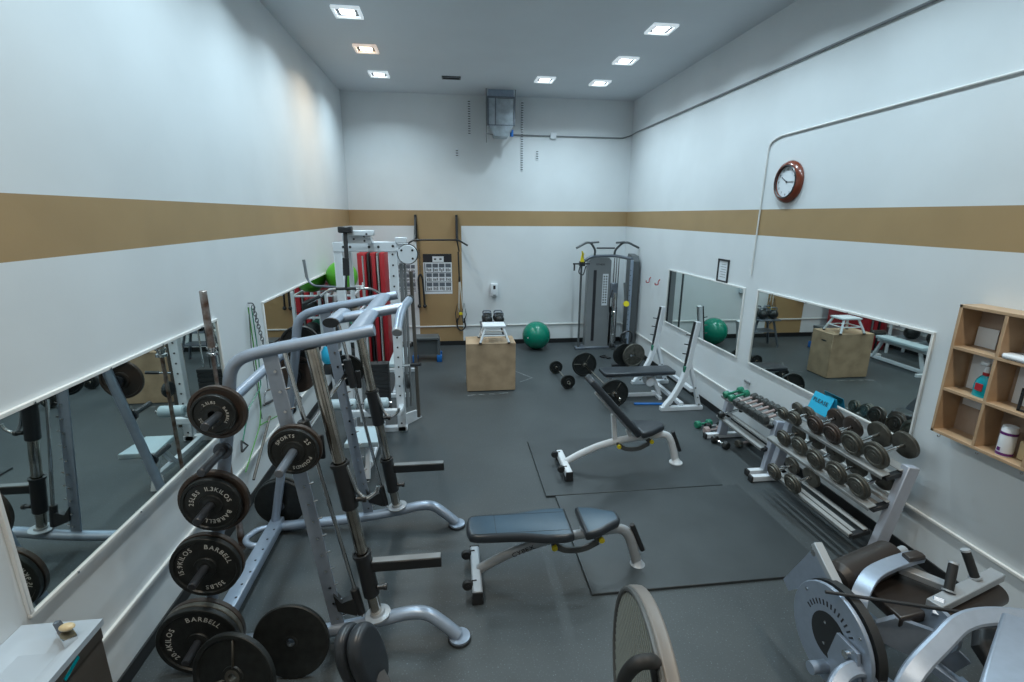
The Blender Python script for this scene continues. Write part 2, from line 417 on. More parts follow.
f = MB(); [f.cyl((x, 9.93, 4.14), (x, 9.93, CH), .012, seg=8) for x in (.72,)]
f.cyl((1.27, 9.95, 4.6), (1.27, 9.95, CH), .009, seg=8); f.cyl((.72, 9.93, 4.3), (1.1, 10.2, 4.3), .008, seg=8); f.tube(spline([(1.27, 9.95, 4.6), (1.2, 10, 4.4), (1.22, 10.2, 4.33), (1.3, 10.45, 4.37)]), .012, 8)
part(f, 'gas_pipe', M_GREY, t)
part(MB().cyl((1.22, 10.1, 4.28), (1.22, 10.1, 4.4), .035, seg=12), 'valve', M_BLUE, t, label='blue valve')

# slotted wall strips and conduits
def strip(x, z0, z1, wd, label, dense=True):
    t = thing('slotted_strip', label, 'wall strip', (x, WB, z0))
    part(MB().span((x - wd / 2, WB - .012, z0), (x + wd / 2, WB, z1), .002), 'rail', M_WHITE, t)
    f = MB(); n = int((z1 - z0) / .045)
    for k in range(n):
        z = z0 + .02 + k * .045; f.span((x - wd * .45, WB - .015, z), (x + wd * .45, WB - .012, z + .018))
    part(f, 'slots', M_GREYD, t)
strip(.415, 4.35, 4.99, .05, 'longer slotted metal strip left of the unit heater')
strip(1.48, 3.68, 5.0, .05, 'tall slotted metal strip right of the unit heater')
strip(.16, 3.93, 4.1, .05, 'short slotted bracket low on the wall left of the heater')
strip(1.8, 3.9, 4.08, .05, 'short slotted bracket low on the wall right of the heater')
t = thing('electrical_conduit', 'thin conduit running along the back wall from heater to corner then up right wall', 'conduit', (2.1, WB, 4.37))
part(MB().tube(fillet([(1.3, WB - .02, 4.37), (3.6, WB - .02, 4.36), (WR - .02, WB - .02, 4.42), (WR - .02, WB - .3, 4.44), (WR - .02, 2.2, 4.44)], .06), .013, 8), 'conduit_pipe', M_GREY, t)
part(MB().box((2.12, WB - .025, 4.37), (.12, .05, .12), None, .006), 'junction_box', M_WHITE, t)
single(MB().tube(fillet([(WR - .012, 5.80, 2.08), (WR - .012, 5.77, 3.64), (WR - .012, 5.6, 3.70), (WR - .012, 2.0, 3.77)], .16), .010, 8), 'electrical_conduit', M_TRIM,
       'conduit bending down the right wall past the clock', 'conduit', (WR, 5.8, 2.1))

# clock, notice, hooks, dispenser
t = thing('wall_clock', 'round wall clock with thick cherry wood rim', 'clock', (WR, 5.32, 3.18))
o = (WR, 5.32, 3.18)
part(MB().lathe([(0, 0), (.225, 0), (.23, .02), (.215, .05), (.19, .065), (.172, .06), (.168, .035), (0, .035)], o, (-1, 0, 0), 40), 'clock_case', M_CHERRY, t)
part(MB().lathe([(.175, .05), (.182, .062), (.172, .072), (.162, .062)], o, (-1, 0, 0), 40, True), 'bezel', M_PLASTIC, t)
part(MB().cyl((WR - .036, 5.32, 3.18), (WR - .04, 5.32, 3.18), .166, seg=40), 'dial', M_PAPER, t)
f = MB()
for k in range(1, 13):
    a = PI / 2 - k * PI / 6; f.text(str(k), (WR - .0405, 5.32 - math.cos(a) * .135, 3.18 + math.sin(a) * .135 - .012), (0, -1, 0), (0, 0, 1), .038)
part(f, 'numerals', M_LETTERD, t)
f = MB(); f.beam((WR - .043, 5.31, 3.175), (WR - .043, 5.41, 3.235), .004, .012, (1, 0, 0)); f.beam((WR - .045, 5.33, 3.18), (WR - .045, 5.20, 3.18), .003, .007, (1, 0, 0)); f.cyl((WR - .04, 5.32, 3.18), (WR - .048, 5.32, 3.18), .01, seg=12)
part(f, 'hands', M_LETTERD, t)
t = thing('framed_notice', 'small black framed notice above the smaller right mirror', 'notice', (WR, 6.47, 1.92))
f = MB()
for a, b in (((6.33, 1.90), (6.61, 1.925)), ((6.33, 2.195), (6.61, 2.22)), ((6.33, 1.9), (6.355, 2.22)), ((6.585, 1.9), (6.61, 2.22))): f.span((WR - .018, a[0], a[1]), (WR, b[0], b[1]), .002)
part(f, 'frame', M_PLASTIC, t)
part(MB().span((WR - .006, 6.35, 1.92), (WR, 6.59, 2.2)), 'sheet', M_PAPER, t)
f = MB(); [f.span((WR - .0075, 6.4, 1.97 + k * .035), (WR - .006, 6.54 - .02 * (k % 2), 1.975 + k * .035)) for k in range(6)]
part(f, 'print', M_GREYD, t)
for (y, z, lb) in ((8.97, 1.58, 'red hook on the right wall nearest the corner'), (8.55, 1.59, 'red hook on the right wall beside the mirror')):
    single(MB().tube(fillet([(WR, y, z + .08), (WR - .03, y, z + .05), (WR - .03, y, z - .02), (WR - .09, y, z - .02), (WR - .09, y, z + .02)], .02), .009, 8), 'wall_hook', M_RED, lb, 'hook', (WR, y, z), 'red hooks on the right wall')
t = thing('soap_dispenser', 'white wall dispenser with black window on the back wall', 'dispenser', (.9, WB, 1.1))
part(MB().box((.9, WB - .05, 1.23), (.15, .1, .28), None, .02), 'housing', M_WHITE, t)
part(MB().box((.9, WB - .101, 1.29), (.05, .008, .08), None, .003), 'window', M_PLASTIC, t)
part(MB().box((.9, WB - .09, 1.12), (.06, .05, .03), None, .008), 'nozzle', M_GREY, t)
single(MB().box((WR - .01, 5.59, .71), (.02, .12, .03), None, .004), 'wall_plate', M_GREY, 'small grey fitting on right wall above the green dumbbells', 'wall fitting', (WR, 5.59, .71))

# ------------------------------------------------------------ floor mats and marks
single(MB().box((1.86, 4.965, .011), (1.92, 1.25, .022), None, .003), 'floor_mat', M_MAT, 'black rubber mat under the inclined bench', 'mat', (1.86, 4.965, 0))
single(MB().box((1.99, 3.66, .011), (1.99, 1.34, .022), None, .003), 'floor_mat', M_MAT, 'larger black rubber mat under the foot of the flat bench', 'mat', (1.99, 3.66, 0))
f = MB()
for (a, b) in (((.2, 7.33), (.33, 7.38)), ((.38, 7.37), (.47, 7.36)), ((.55, 7.37), (.86, 7.40)), ((.60, 7.36), (.7, 7.385))): f.beam((*a, .001), (*b, .001), .03, .002, bev=0)
single(f, 'chalk_mark', M_CHALK, 'worn pale marks on the floor in front of the plywood box', 'floor mark', (.5, 7.37, 0))
f = MB(); f.beam((1.12, 8.5, .001), (1.37, 8.1, .001), .02, .002, bev=0); f.beam((1.37, 8.1, .001), (1.12, 7.9, .001), .02, .002, bev=0)
single(f, 'chalk_mark', M_CHALK, 'pale angled lines on the floor right of the plywood box', 'floor mark', (1.2, 8.2, 0))

# ------------------------------------------------------------ weight plates
def plate_profile(r, t, style):
    h = t / 2
    if style == 'flat': return [(.026, -h), (r * .97, -h), (r, -h * .6), (r, h * .6), (r * .97, h), (.026, h)]
    return [(.026, -h), (.062, -h), (.066, -h * .45), (r * .86, -h * .4), (r * .89, -h), (r * .985, -h), (r, -h * .8), (r, h * .8), (r * .985, h), (r * .89, h), (r * .86, h * .4), (.066, h * .45), (.062, h), (.026, h)]
def plate(r, t, style, label, loc, rot=(0, 0, 0), m=M_IRON, text=(), spokes=False, group=None):
    """axis along local y, face with lettering towards -y"""
    o = thing('weight_plate', label, 'weight plate', loc, rot, group)
    d = MB(); d.lathe(plate_profile(r, t, style), (0, 0, 0), (0, 1, 0), 44, True)
    if spokes:
        for a in (90, 205, 335):
            a = math.radians(a); part(MB().beam((math.cos(a) * .05, -t * .3, math.sin(a) * .05), (math.cos(a) * r * .87, -t * .3, math.sin(a) * r * .87), t * .3, .018, (0, 1, 0)), 'spoke', M_IRONG, o, False)
    part(d, 'disc', m, o, False)
    part(MB().lathe([(.026, -t * .52), (.045, -t * .52), (.05, -t * .4), (.05, t * .4), (.045, t * .52), (.026, t * .52)], (0, 0, 0), (0, 1, 0), 24, True), 'hub_ring', M_IRONG if spokes else M_IRON, o, False)
    if text:
        y = -t * .2 - .0025 if style != 'flat' else -t / 2 - .0015
        for (s_, a0, size) in text:
            tx = MB(); tx.arc(s_, (0, y, 0), (1, 0, 0), (0, 0, 1), r * (.64 if style != 'small' else .56), math.radians(a0), size)
            part(tx, 'lettering', M_LETTER, o, False, flat=True)
    return o

# ------------------------------------------------------------ smith machine
NY, FY = 2.79, 4.05
def smith():
    t = thing('smith_machine', 'grey smith machine frame with chrome posts and plate horns', 'smith machine', (-.85, 3.42, 0))
    def prof(pts, y): return [(p[0], y, p[1]) for p in pts]
    for y in (NY, FY):
        f = MB(); f.otube(spline(prof([(-1.64, .07), (-1.2, .085), (-.85, .11), (-.55, .15)], y) + [(-.36, y - .005, .19), (-.23, y - .02, .19), (-.12, y - .045, .12), (-.02, y - .07, .035)], 5), .092, .085, (0, 0, 1))
        part(f, 'base_rail', M_STEEL, t)
        f = MB(); f.lathe([(0, 0), (.075, 0), (.08, .008), (.078, .016), (0, .016)], (-.01, y - .07, 0), (0, 0, 1), 24)
        fo = part(f, 'rubber_foot', M_RUBBER, t)
        part(MB().lathe([(0, .016), (.072, .016), (.072, .03), (.05, .036), (0, .036)], (-.01, y - .07, 0), (0, 0, 1), 24), 'foot_plate', M_STEEL, t)
        f = MB(); f.otube(fillet(prof([(-1.64, .08), (-1.31, 1.62), (-1.25, 2.0), (-1.02, 2.06), (-.80, 2.095), (-.45, 2.16)], y), .13, 6), .075, .07, (1, 0, 0))
        part(f, 'rear_upright', M_STEEL, t)
        f = MB(); f.cyl((-.553, y, .17), (-.805, y, 2.06), .038, seg=20)
        po = part(f, 'front_post', M_CHROME, t)
        part(MB().lathe([(0, 0), (.085, 0), (.085, .01), (.05, .014), (.045, .03), (0, .03)], (-.55, y, .195), (-.13, 0, 1), 20), 'post_flange', M_SILVER, po)
        f = MB(); f.cyl((-.65, y, .2), (-.955, y, 2.04), .0135, seg=12)
        part(f, 'guide_rod', M_CHROMEC, t)
        f = MB(); f.beam((-.81, y, .12), (-1.035, y, 2.03), .014, .085, (1, 0, 0), .003)
        st = part(f, 'perforated_upright', M_STEELD if False else M_STEEL, t)
        f = MB()
        for k in range(15):
            q = (k + .7) / 15.5; x = -.81 - .225 * q; z = .12 + 1.91 * q
            part(MB().cyl((x + .012, y - .02, z), (x + .012, y + .02, z), .009, seg=8), 'catch_peg', M_CHROMEC, st)
            part(MB().cyl((x + .038, y, z + .01), (x + .065, y, z + .018), .007, .005, 8), 'catch_peg', M_CHROMEC, st)
        f = MB(); f.cyl((-.655, y, .22), (-.69, y, .42), .028, seg=14, bev=.004); f.prism([(0, .02), (.12, -.03), (.14, .1), (.08, .10), (.03, .08), (-.02, .15)], (-.80, y, .25), (1, 0, 0), (0, 0, 1), .05)
        part(f, 'lower_bumper', M_PLASTIC, t)
        for (z0, z1) in ((.36, .68), (1.02, 1.33)):
            X = lambda z: -.553 - .252 * (z - .17) / 1.89
            f = MB(); f.cyl((X(z0), y, z0), (X(z1), y, z1), .052, seg=18, bev=.006); f.lathe([(.05, 0), (.06, 0), (.06, .02), (.05, .02)], (X(z1), y, z1 - .012), (-.13, 0, 1), 18, True)
            sl = part(f, 'sliding_sleeve', M_PLASTIC, t)
            zc = (z0 + z1) / 2
            part(MB().cyl((X(z0) + .04, y - .02, z0 + .07), (X(z0) + .1, y - .02, z0 + .07), .018, seg=12, bev=.003).cyl((X(z0) + .08, y - .02, z0 + .07), (X(z0) + .105, y - .02, z0 + .07), .024, seg=12, bev=.003), 'knob', M_PLASTIC, sl)
            if z0 < .5:
                a = MB(); a.box((-.34, y, .585), (.45, .055, .07), None, .004)
                part(a, 'spotter_arm', M_PLASTIC, sl); a = MB(); a.box((-.34, y, .623), (.44, .05, .008), None, .002)
                part(a, 'arm_liner', M_GREY, sl)
            else:
                a = MB(); a.tube(fillet([(X(zc) + .02, y - .02, z1 - .0), (X(zc) + .07, y - .02, z0 + .12), (X(zc) + .12, y - .02, z0 + .06), (X(zc) + .19, y - .02, z0 + .11), (X(zc) + .2, y - .02, z0 + .15)], .05), .013, 10)
                part(a, 'bar_hook', M_CHROMEC, sl)
    # cross members
    part(MB().beam((-1.62, NY - .03, .10), (-1.62, FY + .05, .10), .11, .085, bev=.012), 'rear_base_beam', M_STEEL, t)
    f = MB(); [f.cyl((-1.60 + .01 * (k % 2), NY + .2 + k * .13, .1425), (-1.60 + .01 * (k % 2), NY + .2 + k * .13, .1445), .009, seg=8) for k in range(8)]
    part(f, 'bolt_holes', M_LETTERD, t)
    f = MB(); f.tube(fillet([(-1.6, 4.0, .1), (-1.74, 3.96, .12), (-1.8, 3.8, .13), (-1.72, 3.72, .12), (-1.6, 3.76, .1)], .06), .026, 10)
    part(f, 'rear_loop', M_STEEL, t)
    part(MB().tube([(-1.30, NY, 1.74), (-1.28, FY, 1.80)], .032, 14), 'rear_brace', M_STEEL, t)
    f = MB(); f.otube([(-.57, NY, 2.125), (-.56, 3.1, 2.14), (-.56, 3.75, 2.15), (-.56, FY, 2.15)], .115, .055, (0, 0, 1), 18)
    part(f, 'top_cross_beam', M_STEEL, t)
    f = MB(); f.otube([(-.82, 3.38, 2.10), (-.34, 3.4, 2.175)], .085, .07, (0, 0, 1)); c_ = part(f, 'pull_up_boom', M_STEEL, t)
    f = MB(); f.tube(fillet([(-.36, 3.12, 2.07), (-.355, 3.25, 2.14), (-.345, 3.4, 2.175), (-.33, 3.5, 2.18), (-.32, 3.62, 2.19)], .05), .030, 16)
    h = part(f, 'pull_up_grip', M_STEEL, t)
    part(MB().otube([(-.79, 3.22, 2.115), (-.77, 3.52, 2.125)], .10, .06, (0, 0, 1)), 'boom_stub', M_STEEL, c_)
    part(MB().otube([(-.791, 3.205, 2.1145), (-.79, 3.222, 2.115)], .106, .066, (0, 0, 1)), 'stub_cap', M_PLASTIC, c_)
    part(MB().cyl((-.3605, 3.105, 2.061), (-.360, 3.13, 2.076), .034, seg=16, bev=.004), 'end_cap', M_SILVER, h)
    part(MB().cyl((-.32, 3.61, 2.19), (-.318, 3.635, 2.195), .034, seg=16, bev=.004), 'end_cap', M_PLASTIC, h)
    # plate horns
    HX = lambda z: -1.64 + .33 * (z - .08) / 1.54
    for z in (.25, .77, 1.18, 1.47, 1.73):
        for (y, s) in ((NY, -1), (FY, 1)):
            f = MB(); f.cyl((HX(z), y + s * .03, z), (HX(z) , y + s * .05, z), .05, seg=16); f.cyl((HX(z), y + s * .03, z), (HX(z), y + s * .30, z), .0235, seg=16, bev=.004)
            part(f, 'plate_horn', M_HORN, t)
    return t, HX
SM, HX = smith()
def kg(n): return n
BAR = 'BARBELL'
plate(.156, .028, 'rim', 'brown worn iron plate on the top near horn of the smith machine', (HX(1.73) - .025, 2.70, 1.73), (0, .3, 0), M_IRONB)
plate(.118, .03, 'small', 'small black lettered plate on the top near horn, in front of the brown plate', (HX(1.73) - .03, 2.662, 1.73), (0, .4, 0), M_IRON, [('2.5LBS', 125, .022), ('BARBELL', 20, .022), ('1.1KILOS', -110, .022)])
plate(.195, .032, 'rim', 'rear plate of the pair below the bare horn on the smith machine', (HX(1.18), 2.70, 1.18), (0, .2, 0), M_IRONB)
plate(.165, .03, 'small', 'front black plate reading 25LBS 11.3KILOS below the bare horn', (HX(1.18) , 2.66, 1.18), (0, 0, 0), M_IRON, [('25LBS', 150, .036), ('11.3KILOS', 55, .036), ('BARBELL', -70, .036)])
plate(.20, .032, 'rim', 'rear plate of the second horn from the floor on the smith machine', (HX(.77), 2.70, .77), (0, 0, 0), M_IRONB)
plate(.197, .032, 'rim', 'black plate reading 15.9KILOS BARBELL 35LBS on second horn from floor', (HX(.77), 2.66, .77), (0, .15, 0), M_IRON, [('BARBELL', 55, .04), ('15.9KILOS', 165, .04), ('35LBS', -65, .04)])
plate(.24, .034, 'rim', 'rearmost plate of three on the lowest near horn of the smith machine', (HX(.25), 2.725, .25), (0, 0, 0), M_IRONB)
plate(.24, .034, 'rim', 'middle plate of three on the lowest near horn of the smith machine', (HX(.25), 2.688, .25), (0, .3, 0), M_IRONG)
plate(.24, .034, 'rim', 'black plate reading 20.4KILOS BARBELL on the lowest near horn', (HX(.25), 2.65, .25), (0, -.15, 0), M_IRON, [('BARBELL', 62, .045), ('20.4KILOS', 172, .045), ('45LBS', -65, .045)])
plate(.165, .032, 'rim', 'black plate on the top far horn of the smith machine', (HX(1.73), 4.16, 1.73))
plate(.165, .032, 'rim', 'dark brown plate on the second far horn of the smith machine', (HX(1.47), 4.16, 1.47), m=M_IRONB)
plate(.225, .034, 'flat', 'large black plate low on the far side, seen through the smith machine', (HX(.25), 4.15, .25))
plate(.225, .034, 'flat', 'second large black plate behind the low far plate of the smith machine', (HX(.25), 4.20, .25))
# loose plates leaning against the rack
plate(.25, .035, 'rim', 'black three-spoked plate leaning at the front of the smith machine base', (-1.29, 2.38, .248), (-.2, 0, -.25), M_IRON, spokes=True)
plate(.235, .03, 'flat', 'plain scuffed black plate leaning right of the three-spoked plate', (-1.045, 2.60, .232), (-.2, 0, -.1), M_IRON)
# smith bar with its plates
t = thing('smith_bar', 'horizontal chrome smith bar on black sliders across the machine', 'barbell', (-.92, 3.42, 1.49))
part(MB().cyl((-.92, 2.72, 1.49), (-.92, 4.12, 1.49), .017, seg=14), 'bar', M_CHROMEC, t)
for (y, s) in ((2.74, -1), (4.10, 1)): part(MB().cyl((-.92, y, 1.49), (-.92, y + s * .34, 1.49), .0245, seg=16, bev=.004), 'bar_sleeve', M_STEELD, t)
for y in (NY, FY): part(MB().cyl((-.855, y, 1.37), (-.895, y, 1.62), .034, seg=16, bev=.005).box((-.82, y + .03, 1.43), (.05, .03, .16), None, .008), 'slider', M_PLASTIC, t)
plate(.15, .028, 'rim', 'rear brown-rimmed plate on the near end of the smith bar', (-.92, 2.69, 1.49), m=M_IRONB)
plate(.138, .028, 'rim', 'black sports plate on the near sleeve of the smith bar', (-.92, 2.655, 1.49), m=M_IRON, text=[('SPORTS', 115, .028), ('25', 35, .034), ('POUNDS', -60, .028)])
plate(.14, .028, 'rim', 'black plate on the far end of the smith bar', (-.92, 4.16, 1.49))
# standing barbell
t = thing('olympic_barbell', 'rusty barbell standing upright between smith machine and left wall', 'barbell', (-1.85, 3.86, 0), (0, 0, 0))
part(MB().cyl((-1.85, 3.86, 1.80), (-1.85, 3.86, 2.24), .026, seg=16, bev=.004), 'bar_sleeve', M_RUST, t)
part(MB().lathe([(.02, 0), (.04, 0), (.04, .02), (.028, .03), (.028, .045), (.037, .05), (.037, .065), (.02, .065)], (-1.85, 3.86, 1.74), (0, 0, 1), 18, True), 'collar', M_CHROMEC, t)
part(MB().cyl((-1.85, 3.86, .4), (-1.85, 3.86, 1.82), .0145, seg=12), 'shaft', M_RUST, t)
part(MB().cyl((-1.85, 3.86, 0), (-1.85, 3.86, .42), .026, seg=16, bev=.004), 'bar_sleeve', M_RUST, t)

# ------------------------------------------------------------ adjustable benches
def bench(loc, label, back, seat_tilt, m, mv, letters=True, L=.84):
    t = thing('weight_bench', label, 'bench', loc)
    cb = MB(); cb.box((0, 0, .075), (.075, .52, .075), None, .01)
    cb = part(cb, 'rear_crossbar', m, t, False)
    for q in (-1, 1):
        part(MB().box((0, q * .265, .07), (.078, .012, .08), None, .004), 'end_cap', M_RUBBER, cb, False)
        part(MB().box((0, q * .24, .02), (.09, .06, .04), None, .006), 'rubber_foot', M_RUBBER, cb, False)
    for y in (-.17, .17):
        wh = part(MB().lathe([(.012, -.018), (.036, -.018), (.042, -.008), (.042, .008), (.036, .018), (.012, .018)], (-.07, y, .10), (0, 1, 0), 20, True), 'wheel', M_RUBBER, t, False)
        part(MB().beam((-.07, y + .024, .1), (.0, y + .024, .11), .006, .03).cyl((-.07, y - .02, .1), (-.07, y + .028, .1), .012, seg=10), 'wheel_bracket', M_PLASTIC, wh, False)
    a = MB(); P = [(.02, 0, .09), (.2, 0, .185), (.4, 0, .265), (.62, 0, .32), (.85, 0, .345), (1.05, 0, .365), (1.16, 0, .365), (1.23, 0, .31), (1.28, 0, .18), (1.32, 0, .045)]
    a.otube(spline(P, 4), .055, .085, (0, 0, 1)); ar = part(a, 'main_beam', m, t, False)
    part(MB().lathe([(0, 0), (.075, 0), (.075, .012), (.05, .03), (.03, .06), (0, .06)], (1.33, 0, .0), (0, 0, 1), 20), 'foot_plate', m, ar, False)
    part(MB().cyl((1.255, -.001, .40), (1.365, 0, .15), .022, seg=12, bev=.004).box((1.262, 0, .29), (.03, .03, .03), None, .004), 'carry_handle', M_PLASTIC, t, False)
    if letters:
        part(MB().text('CYBEX', (.38, -.0295, .232), (.93, 0, .36), (-.36, 0, .93), .055), 'brand_lettering', M_LETTERD, ar, False, flat=True)
    # adjustment ladder
    l = MB(); l.rtube(spline([(.62, -.01, .27), (.72, -.01, .215), (.86, -.01, .215), (.98, -.01, .27)], 5), .02, .05)
    ld = part(l, 'adjustment_ladder', M_GREYD, t, False)
    for kx, kz in ((.62, .26), (1.0, .30)): part(MB().cyl((kx, -.05, kz), (kx, -.02, kz), .024, seg=14, bev=.004), 'pull_knob', M_YELLOW, ld, False)
    part(MB().beam((.6, -.015, .31), (.62, -.015, .25), .03, .03).beam((.95, -.015, .33), (1.0, -.015, .29), .03, .05), 'bracket', M_GREYD, ld, False)
    # backrest
    hx, hz = .77, .37; ca, sa = math.cos(back), math.sin(back); u = V((-ca, 0, sa)); n = V((sa, 0, ca)); o = V((hx, 0, hz)) + n * .07
    half = [(.03, .165), (.10, .19), (.25, .185), (.42, .15), (.62, .142), (L - .08, .138), (L - .02, .115), (L, .05)]
    poly = [(a_, b) for a_, b in half] + [(a_, -b) for a_, b in reversed(half)]
    bk = part(MB().pad(poly, o, u, (0, 1, 0), .075, .026, cap=1), 'backrest', [M_VINYL, mv], t, False)
    part(MB().beam(o + u * .08 - n * .05, o + u * .7 - n * .05, .05, .03, n).beam(V((hx, 0, hz)) - V((0, 0, .04)), o + u * .1 - n * .05, .05, .03, (0, 1, 0)), 'backrest_frame', m, bk, False)
    s = MB(); nn = o + n * .0378
    for w_ in (.115, -.115): s.beam(nn + u * .06 + V((0, w_, 0)), nn + u * .80 + V((0, w_, 0)), .004, .0015, n, bev=0)
    s.beam(nn + u * .62 + V((0, -.115, 0)), nn + u * .62 + V((0, .115, 0)), .004, .0015, n, bev=0)
    part(s, 'seam', M_RUBBER, bk, False)
    if back > .3:
        part(MB().beam((.58, 0, .3), o + u * .36 - n * .06, .04, .05), 'support_strut', m, bk, False)
    # seat
    ca, sa = math.cos(seat_tilt), math.sin(seat_tilt); u = V((ca, 0, sa)); n = V((-sa, 0, ca)); o = V((.80, 0, .375)) + n * .065
    half = [(.03, .165), (.08, .175), (.16, .155), (.26, .10), (.32, .075), (.345, .04)]
    poly = [(a_, b) for a_, b in half] + [(a_, -b) for a_, b in reversed(half)]
    st = part(MB().pad(poly, o, u, (0, 1, 0), .075, .026, cap=1), 'seat', [M_VINYL, mv], t, False)
    part(MB().beam(o + u * .03 - n * .045, o + u * .26 - n * .045, .05, .02, n), 'seat_frame', m, st, False)
    return t
bench((.13, 3.27, 0), 'flat padded bench with silver frame and blue-black cushions in the foreground', .02, .06, M_SILVER, M_VINYLB)
bench((1.2, 4.85, .022), 'bench with raised backrest standing on the black mat in mid room', .85, .12, M_WHITE, M_VINYL, letters=False, L=.89)

# ------------------------------------------------------------ bench-press rack at the right wall
t = thing('squat_rack', 'white rack with two slanted uprights beside the small mirror', 'rack', (3.35, 7.0, 0))
for y in (6.42, 7.6):
    f = MB(); f.rtube(spline([(3.08, y, .05), (3.22, y, .24), (3.33, y, .48), (3.395, y, .75), (3.43, y, 1.02), (3.475, y, 1.34)], 4), .07, .085, (0, 1, 0))
    up = part(f, 'front_upright', M_WHITE, t)
    part(MB().rtube([(3.62, y, .05), (3.41, y, .74)], .05, .07, (0, 1, 0)), 'rear_leg', M_WHITE, t)
    part(MB().beam((3.02, y, .03), (3.67, y, .03), .08, .06), 'base_tube', M_WHITE, t)
    part(MB().rtube([(3.34, y - .01, .62), (3.358, y - .01, .80), (3.385, y - .01, 1.03), (3.43, y - .01, 1.34)], .05, .012, (0, 1, 0)), 'black_guard', M_PLASTIC, up)
    f = MB()
    for z in (.86, 1.0, 1.14): f.cyl((3.365 + (z - .8) * .1, y, z), (3.28 + (z - .8) * .1, y, z + .015), .008, seg=8)
    part(f, 'bar_peg', M_PLASTIC, up)
    part(MB().box((3.34, y - .015, .64), (.04, .05, .09), None, .004), 'strap', M_GREEND, up)
    f = MB(); [f.cyl((x, y - .045, z), (x, y - .035, z), .011, seg=8) for x, z in ((3.2, .15), (3.15, .09), (3.57, .2), (3.52, .35), (3.6, .09))]
    part(f, 'bolt', M_GREYD, t)
part(MB().beam((3.5, 6.42, .3), (3.5, 7.6, .3), .06, .06).beam((3.35, 6.42, .08), (3.35, 7.6, .08), .06, .06), 'cross_tube', M_WHITE, t)
t = thing('flat_bench', 'black flat bench with white legs reaching into the white rack', 'bench', (2.85, 6.98, 0))
part(MB().pad([(2.27, 6.85), (2.30, 6.81), (3.40, 6.81), (3.43, 6.85), (3.43, 7.12), (3.40, 7.15), (2.30, 7.15), (2.27, 7.12)], (0, 0, .44), (1, 0, 0), (0, 1, 0), .06, .018), 'seat_pad', M_VINYL, t)
part(MB().beam((2.33, 6.98, .38), (3.35, 6.98, .38), .06, .06).beam((2.42, 6.98, .37), (2.5, 6.98, .03), .05, .05).beam((3.1, 6.98, .37), (3.25, 6.98, .03), .06, .06).beam((2.45, 6.98, .05), (3.25, 6.98, .05), .05, .05).beam((2.48, 6.78, .025), (2.48, 7.18, .025), .05, .05).beam((3.2, 6.82, .025), (3.2, 7.14, .025), .05, .05), 'frame', M_WHITE, t)
f = MB(); f.cyl((3.05, 6.9, .27), (3.05, 7.06, .27), .07, seg=18, bev=.01)
part(f, 'adjuster_hub', M_WHITE, t)
single(MB().box((2.98, 6.66, .012), (.52, .05, .024), Matrix.Rotation(-.12, 3, 'Z'), .005), 'resistance_band', M_BLUE, 'flat blue band lying on the floor under the flat bench', 'resistance band', (2.98, 6.66, 0))

# barbells on the floor
def floor_barbell(name, a, b, z, r, rbar, over, label, plabels, rr):
    a, b = V((*a, z)), V((*b, z)); d = (b - a).normalized()
    t = thing(name, label, 'barbell', ((a.x + b.x) / 2, (a.y + b.y) / 2, z))
    part(MB().cyl(a, b, rbar, seg=12), 'bar', M_CHROME, t)
    for p, s in ((a, -1), (b, 1)):
        q = part(MB().cyl(p, p + d * s * over, rbar * 1.7, seg=14, bev=.003), 'bar_sleeve', M_CHROME, t)
        part(MB().lathe([(rbar, 0), (rbar * 2.4, 0), (rbar * 2.4, .02), (rbar, .02)], p + d * s * .07, d, 14, True), 'collar', M_CHROMEC, q)
    for p, s, lb in ((a, -1, plabels[0]), (b, 1, plabels[1])):
        c = p + d * s * .03; ang = math.atan2(d.y, d.x) - PI / 2
        plate(r, .045 if r > .2 else .05, 'rim', lb, c, (0, rr, ang), M_IRON, spokes=r > .2)
floor_barbell('olympic_barbell', (2.36, 6.64), (2.31, 8.06), .225, .222, .014, .28, 'long barbell on the floor loaded with two large plates',
              ('large three-spoked plate on the near end of the floor barbell', 'large black plate on the far end of the floor barbell'), .5)
floor_barbell('short_barbell', (1.87, 7.52), (1.84, 8.27), .122, .12, .012, .14, 'short barbell with small plates on the floor beside the long barbell',
              ('small plate on the near end of the short barbell', 'small plate on the far end of the short barbell'), .2)
t = thing('plate_stand', 'low black stand holding two upright plates by the cable trainer', 'stand', (3.3, 8.75, 0))
part(MB().beam((3.0, 8.62, .02), (3.55, 8.62, .02), .05, .04).beam((3.3, 8.4, .02), (3.3, 9.1, .02), .05, .04).beam((3.3, 8.8, .02), (3.3, 8.8, .5), .05, .05).tube(fillet([(3.24, 8.8, .45), (3.2, 8.78, .6), (3.34, 8.76, .66), (3.44, 8.78, .6), (3.42, 8.8, .42)], .07), .018, 8), 'base_frame', M_PLASTIC, t)
part(MB().cyl((3.3, 8.42, .26), (3.3, 8.8, .26), .024, seg=12), 'plate_peg', M_CHROMEC, t)
plate(.225, .04, 'rim', 'grey rimmed plate facing the room on the low stand', (3.38, 8.5, .245), (0, 0, .15), M_IRONG, spokes=True)
plate(.215, .04, 'flat', 'black plate behind the grey plate on the low stand', (3.22, 8.62, .235), (0, 0, .15))

